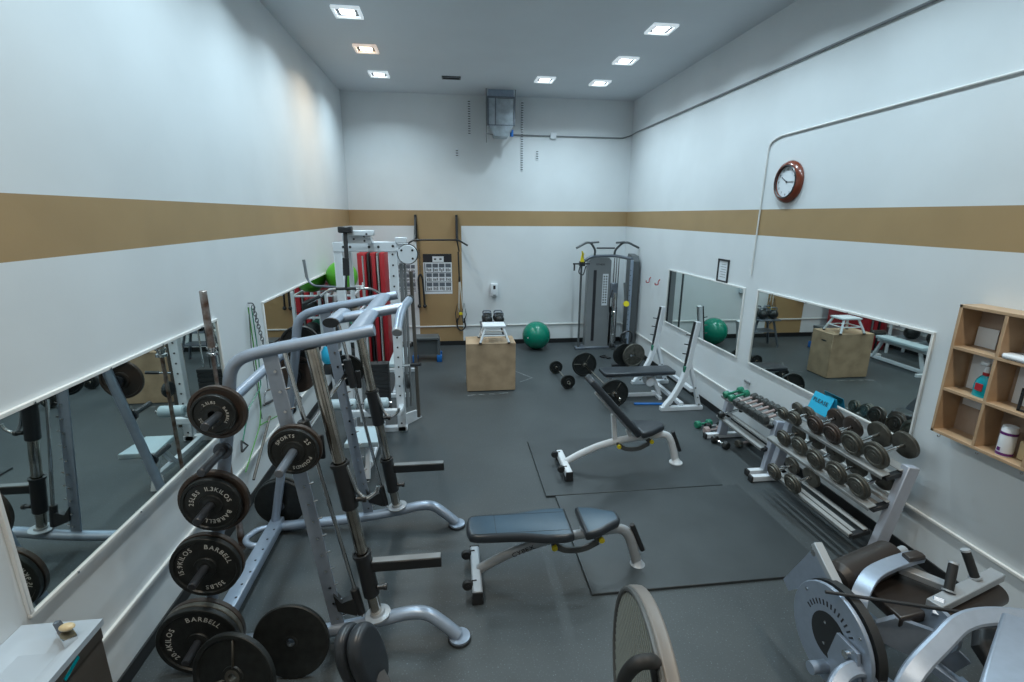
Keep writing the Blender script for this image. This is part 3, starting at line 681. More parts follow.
# ------------------------------------------------------------ dumbbell racks
def dumbbell(L, r, label, loc, rot, group, m=M_IRONG, discs=True, hm=M_CHROMEC, grip=.016):
    """axis along local x"""
    t = thing('dumbbell', label, 'dumbbell', loc, rot, group)
    part(MB().cyl((-L / 2 + .02, 0, 0), (L / 2 - .02, 0, 0), grip, seg=12), 'handle', hm, t, False)
    for s in (-1, 1):
        h = MB(); a = L / 2
        if discs:
            h.lathe([(0, a), (r * .18, a), (r * .2, a - 0.0041), (r * .42, a - 0.0041), (r * .46, a - 0.0082), (r * .62, a - 0.0082), (r * .66, a - 0.0027), (r * .74, a - 0.0027), (r * .78, a - 0.0082), (r * .78, a - 0.0150), (r * .94, a - 0.0156), (r, a - 0.0204), (r, a - 0.0306), (r * .95, a - 0.0340), (r * .93, a - 0.0354), (r * .98, a - 0.0381), (r * .98, a - 0.0476), (r * .92, a - 0.0510), (.02, a - 0.0510)], (0, 0, 0), (s, 0, 0), 30)
        else:
            h.lathe([(0, a), (r * .8, a), (r, a - .012), (r, a - .055), (r * .75, a - .068), (0, a - .068)], (0, 0, 0), (s, 0, 0), 8)
        part(h, 'weight_head', m, t, False)
    return t
TILT = .25
def rack(name, label, ya, yb, ups, tiers, foot, loc):
    t = thing(name, label, 'rack', loc)
    for y in (ya, yb):
        part(MB().beam((ups[0][0], y, ups[0][1]), (ups[1][0], y, ups[1][1]), .07, .11, (1, 0, 0), .006), 'upright', M_PALES, t)
        fo = part(MB().beam((foot[0], y, .04), (foot[1], y, .04), .06, .06), 'foot', M_WHITE, t)
        for x in (foot[0] - .005, foot[1] + .005): part(MB().box((x, y, .038), (.03, .068, .07), None, .006), 'foot_cap', M_RUBBER, fo)
    for (xc, z, wd) in tiers:
        rw = .035 if z < .31 else .05 if wd < .15 else .075; ye = yb - .26 if z < .31 else yb
        c, s = math.cos(TILT), math.sin(TILT)
        f = MB(); u = V((c, 0, s)); n = V((-s, 0, c)); p0 = V((xc, ya, z)); p1 = V((xc, ye, z))
        for k in (-wd / 2, wd / 2):
            f.beam(p0 + u * k, p1 + u * k, rw, .012, n); f.beam(p0 + u * (k + math.copysign(rw / 2, k)) - n * .012, p1 + u * (k + math.copysign(rw / 2, k)) - n * .012, .008, .036, n)
        f.beam(p0 - n * .03, p1 - n * .03, .04, .02, n)
        tr = part(f, 'tier_rail', M_RAIL, t)
        for y in (ya + .02, ye - .02):
            part(MB().beam(V((xc, y, z)) - u * (wd / 2) - n * .035, V((xc, y, z)) + u * (wd / 2 + .04) - n * .035, .05, .04, n), 'tier_bracket', M_PLASTIC, tr)
    return t
BT = [(3.47, .83, .16), (3.41, .55, .16), (3.25, .305, .13)]
rack('dumbbell_rack', 'large three-tier grey dumbbell rack nearest the camera on the right wall', 3.09, 4.40, ((3.43, .05), (3.60, .88)), BT, (3.18, 3.68), (3.45, 3.73, 0))
ST = [(3.46, .615, .14), (3.42, .34, .12)]
rack('dumbbell_rack', 'small two-tier dumbbell rack with hex dumbbells beside the white bench rack', 4.53, 5.46, ((3.44, .05), (3.52, .64)), ST, (3.22, 3.74), (3.45, 5.0, 0))
rows = [('top', [(3.42, 4.24, .24, .068), (3.43, 4.09, .23, .075), (3.50, 3.865, .30, .095), (3.50, 3.66, .29, .10), (3.53, 3.44, .35, .113), (3.55, 3.22, .36, .115)], BT[0]),
        ('middle', [(3.43, 4.19, .25, .085), (3.455, 3.98, .27, .095), (3.43, 3.72, .29, .10), (3.43, 3.47, .28, .105), (3.45, 3.24, .31, .107)], BT[1]),
        ('lowest', [(3.24, 3.99, .28, .085), (3.25, 3.74, .28, .097)], BT[2])]
ORD = ['farthest', 'second farthest', 'third farthest', 'third from the camera', 'second from the camera', 'nearest the camera']
for tier, items, (xc, z, wd) in rows:
    n = len(items)
    for i, (x, y, L, r) in enumerate(items):
        L *= .95; x -= .025
        zc = z + (x - xc) * math.tan(TILT) + (r * .93 + .006) / math.cos(TILT)
        names = {6: ORD, 5: [ORD[0], ORD[1], 'middle one', ORD[4], ORD[5]], 2: ['farther', 'nearer']}[n]
        dumbbell(L, r, '%s round-headed grey dumbbell, %s tier of the large rack' % (names[i], tier), (x, y, zc), (0, -TILT, .06), 'round dumbbells on the large rack', M_IRONB if (tier == 'top' and i in (2, 3)) else M_IRONG)
ys = [5.36, 5.24, 5.10, 4.995, 4.89, 4.785, 4.68, 4.575]
for i, y in enumerate(ys):
    g = i < 2
    lb = ['green dumbbell at the far end of the small rack top tier', 'second green dumbbell on the small rack, beside the grey hex ones'][i] if g else \
         '%s of six grey hex dumbbells on the small rack top tier' % ['farthest', 'second farthest', 'third farthest', 'third nearest', 'second nearest', 'nearest'][i - 2]
    x = 3.47; r = .042 + .003 * i if not g else .045
    dumbbell(.26 if g else .30, r, lb, (x, y, ST[0][1] + (x - ST[0][0]) * math.tan(TILT) + (r * .9 + .006) / math.cos(TILT)), (0, -TILT, .05), 'small dumbbells on the two-tier rack', M_GREEND if g else M_HEX, False, M_GREEND if g else M_PINK)
dumbbell(.34, .045, 'single black dumbbell on the lower tier of the small rack', (3.46, 5.34, ST[1][1] + .022 + .05), (0, -TILT, 0), None, M_IRON, False)
for (x, y, rz, m, hm, lb) in ((3.37, 5.80, .2, M_GREEND, M_GREEND, 'green dumbbell on the floor beyond the small rack foot'), (3.48, 5.72, .1, M_IRON, M_CHROMEC, 'black dumbbell on the floor behind the pink-handled one'),
                          (3.30, 5.24, -1.3, M_IRON, M_CHROMEC, 'black dumbbell pointing outward on the floor by the small rack'), (3.60, 5.20, .25, M_IRONG, M_PINK, 'dumbbell with bronze handle on the floor under the small rack'),
                          (3.40, 5.60, .05, M_PINK, M_PINK, 'dusty pink dumbbell on the floor against the small rack foot')):
    r = .052; dumbbell(.25, r, lb, (x, y, r * .93), (0, 0, rz), 'loose dumbbells on the floor', m, False, hm)
# sign card
t = thing('sign_card', 'bright cyan folded card with handwritten PLEASE above the big rack', 'sign', (3.73, 4.23, .84))
part(MB().beam((3.71, 4.105, .95), (3.71, 4.365, .95), .004, .20, (.35, 0, 1), .001), 'front_card', M_CYAN, t)
part(MB().beam((3.775, 4.09, .96), (3.775, 4.22, .96), .003, .18, (-.2, 0, 1), .001), 'rear_card', M_CYAN, t)
part(MB().text('PLEASE', (3.7035, 4.235, .955), (0, -1, 0), (.35, 0, 1), .058), 'lettering', M_LETTERD, t, flat=True)
part(MB().span((3.70, 4.09, .845), (3.78, 4.37, .86), .002), 'holder', M_TRIM, t)

# ------------------------------------------------------------ wall cubby shelf and contents
X0, X1 = 3.62, WR
t = thing('cubby_shelf', 'light wood cubby shelf unit on the right wall', 'shelf', (3.71, 2.6, 1.22))
YL, YR = 3.03, 1.80; Z0, Z1 = 1.22, 2.20; th = .022
f = MB(); f.span((X0, YR, Z0), (X1, YL, Z0 + th), .002).span((X0, YR, Z1 - th), (X1, YL, Z1), .002).span((X0, YL - th, Z0), (X1, YL, Z1), .002).span((X0, YR, Z0), (X1, YR + th, Z1), .002)
part(f, 'case', M_SHELF, t)
for z in (1.555, 1.875): part(MB().span((X0, YR + th, z), (X1 - .008, YL - th, z + th), .002), 'shelf_board', M_SHELF, t)
for y in (2.72, 2.41, 2.10): part(MB().span((X0 + .001, y - th / 2, Z0 + th), (X1 - .008, y + th / 2, Z1 - th), .002), 'divider', M_SHELF, t)
part(MB().span((X1 - .008, YR, Z0), (X1, YL, Z1)), 'back_panel', M_SHELFI, t)
for y in (2.98, 2.70, 2.42): part(MB().tube(fillet([(3.66, y, 1.222), (3.66, y, 1.19), (3.64, y, 1.185), (3.635, y, 1.20)], .01), .003, 6), 'cup_hook', M_CHROMEC, t)
def card(y0, y1, z0, z1, lb, x=3.78): single(MB().span((x, y0, z0), (x + .004, y1, z1)), 'note_card', M_PAPER, lb, 'card', (x, (y0 + y1) / 2, z0))
card(2.86, 3.0, 1.90, 2.04, 'white card at the back of the top left cubby'); card(2.84, 2.985, 1.58, 1.86, 'white card behind the teal bottle'); card(2.82, 2.98, 1.45, 1.555, 'white card hanging in the bottom left cubby')
card(2.50, 2.62, 1.90, 2.10, 'white card at the back of the upper right cubby'); card(2.48, 2.68, 1.58, 1.84, 'white card in the middle right cubby')
t = thing('spray_bottle', 'teal soap bottle with white pump and red collar in the cubby shelf', 'bottle', (3.69, 2.80, 1.577))
bx = (3.69, 2.80, 1.577)
part(MB().otube([(bx[0], bx[1], bx[2] + z) for z in (0, .005)], .085, .055, (1, 0, 0)).sweep([(bx[0], bx[1], bx[2] + z) for z in (0, .02, .08, .12, .145, .16)], lambda q: [(.5 * (.125 if q < .5 else .125 - (q - .5) * .18) * math.cos(2 * PI * i / 16), .5 * (.06 if q < .5 else .06 - (q - .5) * .06) * math.sin(2 * PI * i / 16)) for i in range(16)], up=(1, 0, 0)), 'bottle_body', M_TEAL, t)
part(MB().cyl((bx[0], bx[1], 1.735), (bx[0], bx[1], 1.757), .022, seg=14), 'collar', M_RED, t)
part(MB().cyl((bx[0], bx[1], 1.757), (bx[0], bx[1], 1.80), .02, .012, 14).box((bx[0] - .01, bx[1] + .012, 1.815), (.03, .055, .025), None, .006), 'pump_head', M_PAPER, t)
part(MB().box((bx[0] - .033, bx[1] + .005, 1.65), (.004, .05, .05), None, .001).box((bx[0] - .0365, bx[1] - .004, 1.632), (.003, .034, .018), None, .001), 'bottle_label', [M_RED], t)
t = thing('wipes_canister', 'white canister with purple bands in the lower cubby', 'canister', (3.69, 2.575, 1.242))
cx, cy = 3.69, 2.575
part(MB().lathe([(0, 0), (.042, 0), (.044, .01), (.044, .19), (.04, .2), (0, .2)], (cx, cy, 1.242), (0, 0, 1), 24), 'canister_body', M_PAPER, t)
part(MB().lathe([(.0445, .0), (.0455, 0), (.0455, .018), (.0445, .018)], (cx, cy, 1.25), (0, 0, 1), 24, True), 'band', M_PURPLE, t)
part(MB().lathe([(.0445, .0), (.0455, 0), (.0455, .018), (.0445, .018)], (cx, cy, 1.395), (0, 0, 1), 24, True), 'band', M_PURPLE, t)
part(MB().box((cx - .043, cy + .008, 1.29), (.006, .02, .025), None, .001), 'mark', M_PURPLE, t)
part(MB().lathe([(0, 0), (.042, 0), (.04, .012), (0, .015)], (cx, cy, 1.441), (0, 0, 1), 24), 'lid', M_PAPER, t)
single(MB().pad([(-.09, -.13), (.09, -.13), (.09, .11), (.05, .14), (-.06, .15), (-.09, .12)], (3.705, 2.56, 1.914), (1, 0, 0), (0, 1, 0), .034, .016), 'folded_cloth', M_PAPER, 'white folded cloth on the middle right shelf board', 'cloth', (3.705, 2.56, 1.897))
f = MB(); f.span((3.66, 2.45, 1.578), (3.67, 2.465, 1.73)).span((3.66, 2.54, 1.578), (3.67, 2.555, 1.73)).span((3.66, 2.45, 1.718), (3.67, 2.555, 1.733)).span((3.66, 2.45, 1.578), (3.67, 2.555, 1.59))
single(f, 'picture_frame', M_PLASTIC, 'black empty frame standing in the middle right cubby', 'frame', (3.665, 2.5, 1.578))
single(MB().box((3.74, 2.47, 1.31), (.06, .1, .13), None, .006), 'small_box', M_CREAM, 'tan box behind the white canister', 'box', (3.74, 2.47, 1.245))

# ------------------------------------------------------------ plywood box, stool, balls
t = thing('plyo_box', 'large plywood jump box standing alone before the back wall', 'box', (.595, 7.75, 0))
bx0, bx1, by0, by1, bh = .20, .99, 7.50, 8.0, .79
f = MB(); f.span((bx0, by0, .012), (bx1, by0 + .02, bh), .003).span((bx0, by1 - .02, .012), (bx1, by1, bh), .003).span((bx0, by0 + .02, .012), (bx0 + .02, by1 - .02, bh), .002).span((bx1 - .02, by0 + .02, .012), (bx1, by1 - .02, bh), .002)
part(f, 'side_panels', M_WOOD, t)
part(MB().span((bx0 - .002, by0 - .002, bh), (bx1 + .002, by1 + .002, bh + .02), .004), 'top_panel', M_WOOD, t)
part(MB().otube([(bx1 - .001, 7.70, .66), (bx1 + .002, 7.70, .66)], .13, .03, (0, 0, 1)), 'hand_hole', M_LETTERD, t)
for x in (bx0 + .03, bx1 - .03):
    for y in (by0 + .03, by1 - .03): part(MB().span((x - .02, y - .02, 0), (x + .02, y + .02, .014)), 'foot_pad', M_RUBBER, t)
t = thing('step_stool', 'white four-legged metal stool standing on the plywood box', 'stool', (.65, 7.68, .81))
z = .81
part(MB().pad([(-.185, -.15), (.185, -.15), (.185, .15), (-.185, .15)], (.65, 7.68, z + .265), (1, 0, 0), (0, 1, 0), .035, .012), 'seat', M_WHITE, t)
for sx in (-1, 1):
    for sy in (-1, 1):
        l = part(MB().cyl((.65 + sx * .23, 7.68 + sy * .20, z + .012), (.65 + sx * .14, 7.68 + sy * .12, z + .255), .019, seg=12), 'leg', M_WHITE, t)
        part(MB().cyl((.65 + sx * .232, 7.68 + sy * .202, z), (.65 + sx * .228, 7.68 + sy * .198, z + .022), .024, seg=12), 'rubber_tip', M_BROWNV, l)
f = MB(); q = (.185, .16)
for a, b in (((-1, -1), (1, -1)), ((1, -1), (1, 1)), ((1, 1), (-1, 1)), ((-1, 1), (-1, -1))): f.cyl((.65 + a[0] * q[0], 7.68 + a[1] * q[1], z + .12), (.65 + b[0] * q[0], 7.68 + b[1] * q[1], z + .12), .011, seg=8)
part(f, 'stretcher', M_WHITE, t)
t = thing('weight_stand', 'narrow stand with splayed legs behind the plywood box', 'stand', (.8, 9.7, 0))
for s in (-1, 1): part(MB().beam((.8 + s * .34, 9.6, .0), (.8 + s * .18, 9.65, .63), .04, .04).beam((.8 + s * .34, 9.95, .0), (.8 + s * .18, 9.85, .63), .04, .04), 'leg', M_STEELD, t)
part(MB().span((.55, 9.48, .62), (1.06, 9.94, .65), .004), 'shelf', M_STEELD, t)
part(MB().span((.53, 9.6, .34), (1.07, 9.92, .37), .004), 'shelf', M_STEELD, t)
k0 = thing('kettlebell', 'black kettlebell front left on the stand behind the stool', 'kettlebell', (.685, 9.6, .65), (0, 0, 0), 'kettlebells on the stand behind the stool')
part(MB().ball((0, 0, .10), .106, 22, (1, 1, .94)), 'bell', M_IRON, k0, False)
part(MB().tube(fillet([(-.07, 0, .15), (-.085, 0, .245), (.085, 0, .245), (.07, 0, .15)], .05), .014, 10), 'handle', M_STEELD, k0, False)
dup(k0, (.925, 9.6, .65), None, 'black kettlebell front right on the stand behind the stool')
dup(k0, (.69, 9.82, .65), None, 'black kettlebell rear left on the stand behind the stool')
dup(k0, (.92, 9.82, .65), None, 'black kettlebell rear right on the stand behind the stool')
t = thing('stability_ball', 'teal green exercise ball resting on the floor at the back wall', 'exercise ball', (1.77, 10.02, 0))
f = MB(); n = 40
f.lathe([(max(0, .30 * math.sin(PI * i / n) * (1 + (.004 if i % 3 == 0 and 8 < i < 32 else 0))), .30 - .30 * math.cos(PI * i / n)) for i in range(n + 1)], (1.77, 10.02, 0), (0, 0, 1), 40)
part(f, 'ball_skin', M_GREENB, t)
part(MB().cyl((1.55, 9.80, .3), (1.555, 9.805, .3), .012, seg=10), 'plug', M_PAPER, t)
t = thing('aerobic_step', 'small black step with blue feet by the brown wall strip', 'step', (-.52, 9.35, 0))
part(MB().pad([(-.23, -.17), (.23, -.17), (.23, .17), (-.23, .17)], (-.52, 9.4, .47), (1, 0, 0), (0, 1, 0), .05, .012), 'platform', M_GREYD, t)
for s in (-1, 1):
    part(MB().prism([(-.16, 0), (.16, 0), (.13, .37), (-.13, .37)], (-.52 + s * .225, 9.4, .09), (0, 1, 0), (0, 0, 1), .05), 'side_panel', M_GREYD, t)
    for y in (9.27, 9.53): part(MB().box((-.52 + s * .235, y, .07), (.10, .09, .14), None, .012), 'blue_foot', M_BLUE, t)
part(MB().span((-.72, 9.30, .14), (-.32, 9.32, .445)), 'apron', M_GREYD, t)

# ------------------------------------------------------------ back wall bar, charts, straps
t = thing('pull_up_bar', 'black wall-mounted pull-up bar over the tan wall strip', 'pull-up bar', (-.3, WB, 2.3))
for x in (-.72, .12):
    part(MB().beam((x, WB - .03, 2.26), (x, WB - .03, 2.8), .05, .05, (0, 1, 0)).beam((x, WB - .05, 2.75), (x, 10.05, 2.32), .035, .035).beam((x, WB - .05, 2.30), (x, 10.02, 2.30), .04, .04), 'wall_bracket', M_PLASTIC, t)
part(MB().tube(fillet([(-.93, 10.0, 2.2), (-.74, 10.03, 2.31), (.14, 10.03, 2.31), (.33, 10.0, 2.2)], .04), .018, 10), 'grip_bar', M_PLASTIC, t)
def chart(x0, x1, z0, z1, label, header):
    y = WB - .004
    t = thing('exercise_chart', label, 'poster', ((x0 + x1) / 2, WB, z0))
    part(MB().span((x0, y, z0), (x1, WB, z1)), 'sheet', M_PAPER, t)
    W, H = x1 - x0, z1 - z0
    if header:
        part(MB().span((x0, y - .001, z1 - H * .21), (x1, y, z1)), 'header', M_LETTERD, t)
        part(MB().span((x0 + W * .33, y - .002, z1 - H * .2), (x0 + W * .72, y - .001, z1 - H * .06)), 'header_panel', M_PAPER, t)
        part(MB().text('EXERCISE', (x0 + W * .525, y - .003, z1 - H * .11), (1, 0, 0), (0, 0, 1), .035) if False else MB().span((x0 + W * .38, y - .003, z1 - H * .15), (x0 + W * .46, y - .002, z1 - H * .11)).span((x0 + W * .57, y - .003, z1 - H * .15), (x0 + W * .65, y - .002, z1 - H * .11)), 'header_marks', M_GREYD, t)
    zt = z1 - H * (.23 if header else .03); n = 3 if header else 3; rh = (zt - z0 - H * .06) / n
    g = MB(); d = MB()
    for r in range(n):
        for c in range(4):
            xa = x0 + W * (.1 + .225 * c); zb = zt - rh * (r + 1)
            g.span((xa, y - .001, zb + rh * .55), (xa + W * .19, y, zb + rh * .95))
            random.seed(r * 9 + c)
            for q in range(3):
                xx = xa + W * (.01 + .06 * q); d.span((xx, y - .0015, zb + rh * (.1 + .1 * random.random())), (xx + W * .045, y, zb + rh * (.35 + .15 * random.random())))
        g.span((x0 + W * .04, y - .0012, zt - rh * (r + 1)), (x0 + W * .98, y, zt - rh * (r + 1) + .012))
    g.span((x0 + W * .04, y - .0012, z0 + H * .06), (x0 + W * .07, y, zt))
    part(g, 'printed_pictures', M_STEELD, t, flat=True); part(d, 'printed_figures', M_GREY, t, flat=True)
chart(-.60, .0, 1.15, 2.0, 'exercise chart with dark header on the tan wall strip', True)
chart(-1.19, -.76, 1.17, 1.80, 'exercise chart partly hidden behind the white pulley machine', False)
t = thing('triceps_rope', 'black two-ended triceps rope hanging on a chain by the tan strip', 'rope', (-.67, 10.4, 1.7))
f = MB()
for k in range(11): f.tube([V((-.67, 10.44, 2.06 - k * .045)) + (V((math.cos(a) * .014, 0, math.sin(a) * .03)) if k % 2 else V((0, math.cos(a) * .014, math.sin(a) * .03))) for a in [2 * PI * i / 8 for i in range(8)]], .004, 5, True)
part(f, 'chain', M_GREYD, t)
part(MB().tube(fillet([(-.70, 10.44, .92), (-.71, 10.44, 1.5), (-.665, 10.44, 1.6), (-.62, 10.44, 1.5), (-.60, 10.44, .92)], .07), .02, 10), 'rope', M_RUBBER, t)
for x in (-.71, -.595): part(MB().ball((x, 10.44, .9), .042, 14), 'rope_ball', M_RUBBER, t)
part(MB().cyl((-.67, WB, 2.08), (-.67, 10.42, 2.08), .01, seg=8), 'hook', M_GREYD, t)
t = thing('suspension_trainer', 'yellow and black suspension straps hanging beside the tan strip', 'straps', (.17, 10.42, .35))
part(MB().beam((.12, 10.1, 2.28), (.16, 10.44, 2.05), .03, .006).beam((.14, 10.44, 2.05), (.15, 10.44, 1.5), .03, .006, (0, 1, 0)), 'anchor_strap', M_PLASTIC, t)
part(MB().beam((.15, 10.44, 1.5), (.13, 10.44, .75), .02, .005, (0, 1, 0)), 'strap', M_LETTER, t)
part(MB().beam((.16, 10.44, 1.5), (.22, 10.44, .75), .02, .005, (0, 1, 0)), 'strap', M_LETTER, t)
part(MB().box((.153, 10.44, 1.47), (.04, .03, .12), None, .006), 'buckle', M_PLASTIC, t)
part(MB().box((.17, 10.43, .72), (.07, .02, .06), None, .004), 'yellow_tab', M_YELLOW, t)
for x in (.10, .24): part(MB().tube(fillet([(x, 10.43, .95), (x - .05, 10.43, .7), (x - .02, 10.43, .5), (x + .05, 10.43, .7)], .04), .009, 8, True), 'handle_loop', M_PLASTIC, t)
part(MB().tube(fillet([(.10, 10.43, .62), (.08, 10.42, .42), (.17, 10.42, .33), (.27, 10.42, .42), (.24, 10.43, .62)], .05), .016, 8), 'foot_cradle', M_PLASTIC, t)

# ------------------------------------------------------------ functional cable trainer in the far corner
t = thing('cable_trainer', 'grey dual-stack cable trainer with pull-up grips in the far right corner', 'cable machine', (3.3, 9.8, 0))
f = MB(); f.prism([(0, 0), (.50, 0), (.49, 1.84), (.44, 1.90), (.06, 1.90), (.01, 1.84)], (2.82, 10.0, .05), (1, 0, 0), (0, 0, 1), .2)
sh = part(f, 'left_shroud', M_GREY, t)
part(MB().otube([(2.97, 9.895, 1.7), (2.97, 9.895, .18)], .012, .065, (1, 0, 0)), 'shroud_slot', M_LETTERD, sh)
f = MB(); f.span((3.14, 9.892, .95), (3.26, 9.90, 1.62)); part(f, 'instruction_placard', M_PAPER, sh)
f = MB(); [f.span((3.155 + .05 * (k % 2), 9.889, 1.0 + .055 * (k // 2)), (3.185 + .05 * (k % 2), 9.892, 1.03 + .055 * (k // 2))) for k in range(22)]
part(f, 'placard_print', M_GREYD, sh, flat=True)
part(MB().text('FITNESS', (3.08, 9.895, 1.80), (1, 0, 0), (0, 0, 1), .05), 'lettering', M_LETTERD, sh, flat=True)
part(MB().span((2.78, 9.86, 0), (3.36, 10.15, .05), .01), 'base', M_STEELD, t)
f = MB(); f.prism([(-.26, 0), (.26, 0), (.25, 1.86), (.18, 1.99), (-.15, 1.96), (-.25, 1.86)], (3.71, 9.72, .05), (.08, 1, 0), (0, 0, 1), .13)
s2 = part(f, 'right_shroud', M_GREYD, t)
part(MB().span((3.50, 9.34, 0), (3.77, 10.0, .05), .01), 'base', M_STEELD, t)
part(MB().span((2.60, 9.82, 0), (2.79, 10.0, .05), .01), 'column_foot', M_STEELD, t)
f = MB(); f.tube(fillet([(2.72, 9.86, 1.90), (2.86, 9.84, 1.99), (3.36, 9.84, 2.0), (3.56, 9.40, 1.97)], .1), .032, 12)
part(f, 'top_frame', M_STEELD, t)
for x, s in ((2.92, -1), (3.34, 1)):
    part(MB().tube(fillet([(x, 9.84, 1.99), (x, 9.80, 2.12), (x + s * .12, 9.72, 2.27), (x + s * .22, 9.68, 2.28), (x + s * .44, 9.64, 2.17)], .05), .023, 10), 'pull_up_grip', M_GREYD, t)
part(MB().cyl((2.94, 9.78, 2.16), (3.32, 9.78, 2.16), .018, seg=10), 'grip_crossbar', M_GREYD, t)
for x in (2.86, 3.40): part(MB().cyl((x - .08, 9.72, 2.27), (x + .10, 9.70, 2.285), .02, seg=10), 'short_grip', M_GREYD, t)
part(MB().cyl((2.67, 9.9, .0), (2.67, 9.9, 1.95), .022, seg=12), 'pulley_column', M_GREYD, t)
part(MB().cyl((3.56, 9.38, 0), (3.56, 9.38, 1.95), .032, seg=12), 'pulley_column', M_STEEL, t)
f = MB(); [f.cyl((3.535, 9.352, .25 + k * .1), (3.532, 9.345, .25 + k * .1), .009, seg=8) for k in range(16)]
part(f, 'hole_row', M_LETTERD, t)
part(MB().box((2.67, 9.86, 1.84), (.12, .08, .10), None, .01).cyl((2.47, 9.82, 1.84), (2.82, 9.82, 1.84), .016, seg=8).beam((2.50, 9.82, 1.83), (2.50, 9.82, 1.70), .03, .03), 'pulley_carriage', M_PLASTIC, t)
part(MB().tube(fillet([(2.62, 9.80, 1.82), (2.58, 9.78, 1.66), (2.68, 9.78, 1.60), (2.74, 9.80, 1.80)], .05), .012, 8), 'cable_loop', M_PLASTIC, t)
part(MB().beam((2.63, 9.78, 1.88), (2.66, 9.78, 2.06), .05, .02, (0, 1, 0)).beam((2.68, 9.78, 1.88), (2.64, 9.78, 2.1), .03, .02, (0, 1, 0)), 'yellow_strap', M_YELLOW, t)
part(MB().lathe([(0, 0), (.06, 0), (.06, .03), (0, .03)], (3.47, 9.33, 1.08), (0, -1, .2), 8), 'yellow_tag', M_YELLOW, t)
part(MB().beam((3.47, 9.34, 1.1), (3.44, 9.40, 1.5), .05, .02, (0, 1, 0)), 'strap', M_GREYD, t)
f = MB()
for x in (3.38,): f.cyl((x, 9.75, .15), (x, 9.75, 1.25), .045, seg=16, bev=.006).cyl((x, 9.75, .55), (x, 9.75, .85), .055, seg=16, bev=.006).cyl((x, 9.75, .22), (x, 9.75, .36), .058, seg=16, bev=.006)
part(f, 'chrome_post', M_CHROMEC, t)
for x in (3.38, 3.43, 3.48): part(MB().cyl((x, 9.92, .05), (x, 9.92, 1.95), .011, seg=8), 'guide_rod', M_CHROMEC if x != 3.45 else M_RUBBER, t)
part(MB().box((3.44, 10.0, .5), (.14, .1, .8), None, .005), 'weight_stack', M_RUBBER, t)
part(MB().box((3.38, 9.86, 1.28), (.14, .1, .3), None, .01), 'control_box', M_STEELD, t)
part(MB().tube(spline([(3.32, 9.75, 1.3), (3.25, 9.70, 1.1), (3.26, 9.70, .85), (3.34, 9.75, .72)], 5), .012, 8), 'hose', M_PLASTIC, t)
single(MB().tube(fillet([(3.02, 9.15, .02), (3.1, 9.2, .02), (3.06, 9.3, .02), (2.96, 9.22, .02)], .03), .018, 8, True).box((3.1, 9.12, .02), (.09, .05, .03), None, .006), 'ankle_cuff', M_PLASTIC, 'small black cuff lying on the floor before the cable trainer', 'cuff', (3.04, 9.2, 0))

# ------------------------------------------------------------ white multi-station pulley machine on the left
def holes(t, par, pts, r=.014, m=M_LETTERD, ax=(0, -1, 0)):
    f = MB(); [f.cyl(V(p), V(p) + V(ax) * .004, r, seg=8) for p in pts]; part(f, 'bolt_row', m, par)
t = thing('lat_pulldown_machine', 'white lat pulldown machine with pale grey seat left of the room', 'exercise machine', (-1.03, 6.0, 0))
R_ = part(MB().span((-.765, 6.10, .0), (-.655, 6.19, 2.48), .008), 'right_upright', M_WHITE, t)
holes(t, R_, [(-.71, 6.10, .12 + k * .13) for k in range(18)], .012)
part(MB().span((-1.40, 6.10, .0), (-1.30, 6.19, 2.48), .008), 'left_upright', M_WHITE, t)
T_ = part(MB().span((-1.40, 6.09, 2.36), (-.655, 6.20, 2.48), .008), 'top_beam', M_WHITE, t)
holes(t, T_, [(-1.28, 6.09, 2.42), (-1.2, 6.09, 2.42), (-.98, 6.09, 2.42), (-.87, 6.09, 2.42), (-.70, 6.09, 2.43)], .016)
part(MB().beam((-1.24, 6.25, .1), (-1.24, 6.25, 2.4), .05, .05), 'inner_post', M_WHITE, t)
ww = part(MB().span((-1.40, 6.10, .0), (-.64, 6.18, .07), .006), 'base_beam', M_WHITE, t)
part(MB().prism([(0, 0), (.36, 0), (.26, .14), (.0, .17)], (-.70, 6.28, .0), (.6, .8, 0), (0, 0, 1), .03), 'base_gusset', M_WHITE, t)
part(MB().span((-.98, 5.0, .10), (-.92, 6.12, .16), .006).beam((-.95, 5.02, .13), (-1.02, 4.92, .02), .05, .05), 'floor_spine', M_WHITE, t)
part(MB().beam((-.96, 5.3, .13), (-.96, 5.05, .46), .05, .05).beam((-.96, 4.88, .02), (-.96, 5.1, .46), .05, .05), 'seat_post', M_WHITE, t)
part(MB().pad([(-.17, -.2), (.17, -.2), (.14, .2), (-.14, .2)], (-.97, 4.92, .50), (1, 0, 0), (0, 1, 0), .06, .015), 'seat', M_PALEV, t)
part(MB().span((-1.40, 5.88, .32), (-.68, 5.95, .40), .008).beam((-1.04, 5.9, .36), (-1.04, 5.5, .6), .05, .05).beam((-.70, 5.95, .36), (-.70, 6.12, .36), .06, .06), 'roller_frame', M_WHITE, t)
for a, b in ((-1.45, -1.15), (-1.05, -.78)):
    part(MB().cyl((a, 5.5, .65), (b, 5.5, .65), .065, seg=18, bev=.015), 'roller_pad', M_PALEV, t)
part(MB().cyl((-1.46, 5.5, .65), (-.74, 5.5, .65), .016, seg=10), 'roller_axle', M_CHROMEC, t)
f = MB()
for k in range(13): f.span((-1.16, 6.22, .16 + k * .058), (-.86, 6.36, .16 + k * .058 + .052), .003)
part(f, 'weight_stack', M_RUBBER, t)
for x in (-1.10, -.92): part(MB().cyl((x, 6.29, .1), (x, 6.29, 2.30), .011, seg=8), 'guide_rod', M_CHROMEC, t)
part(MB().cyl((-1.0, 6.29, .9), (-1.0, 6.29, 2.3), .006, seg=6), 'cable', M_RUBBER, t)
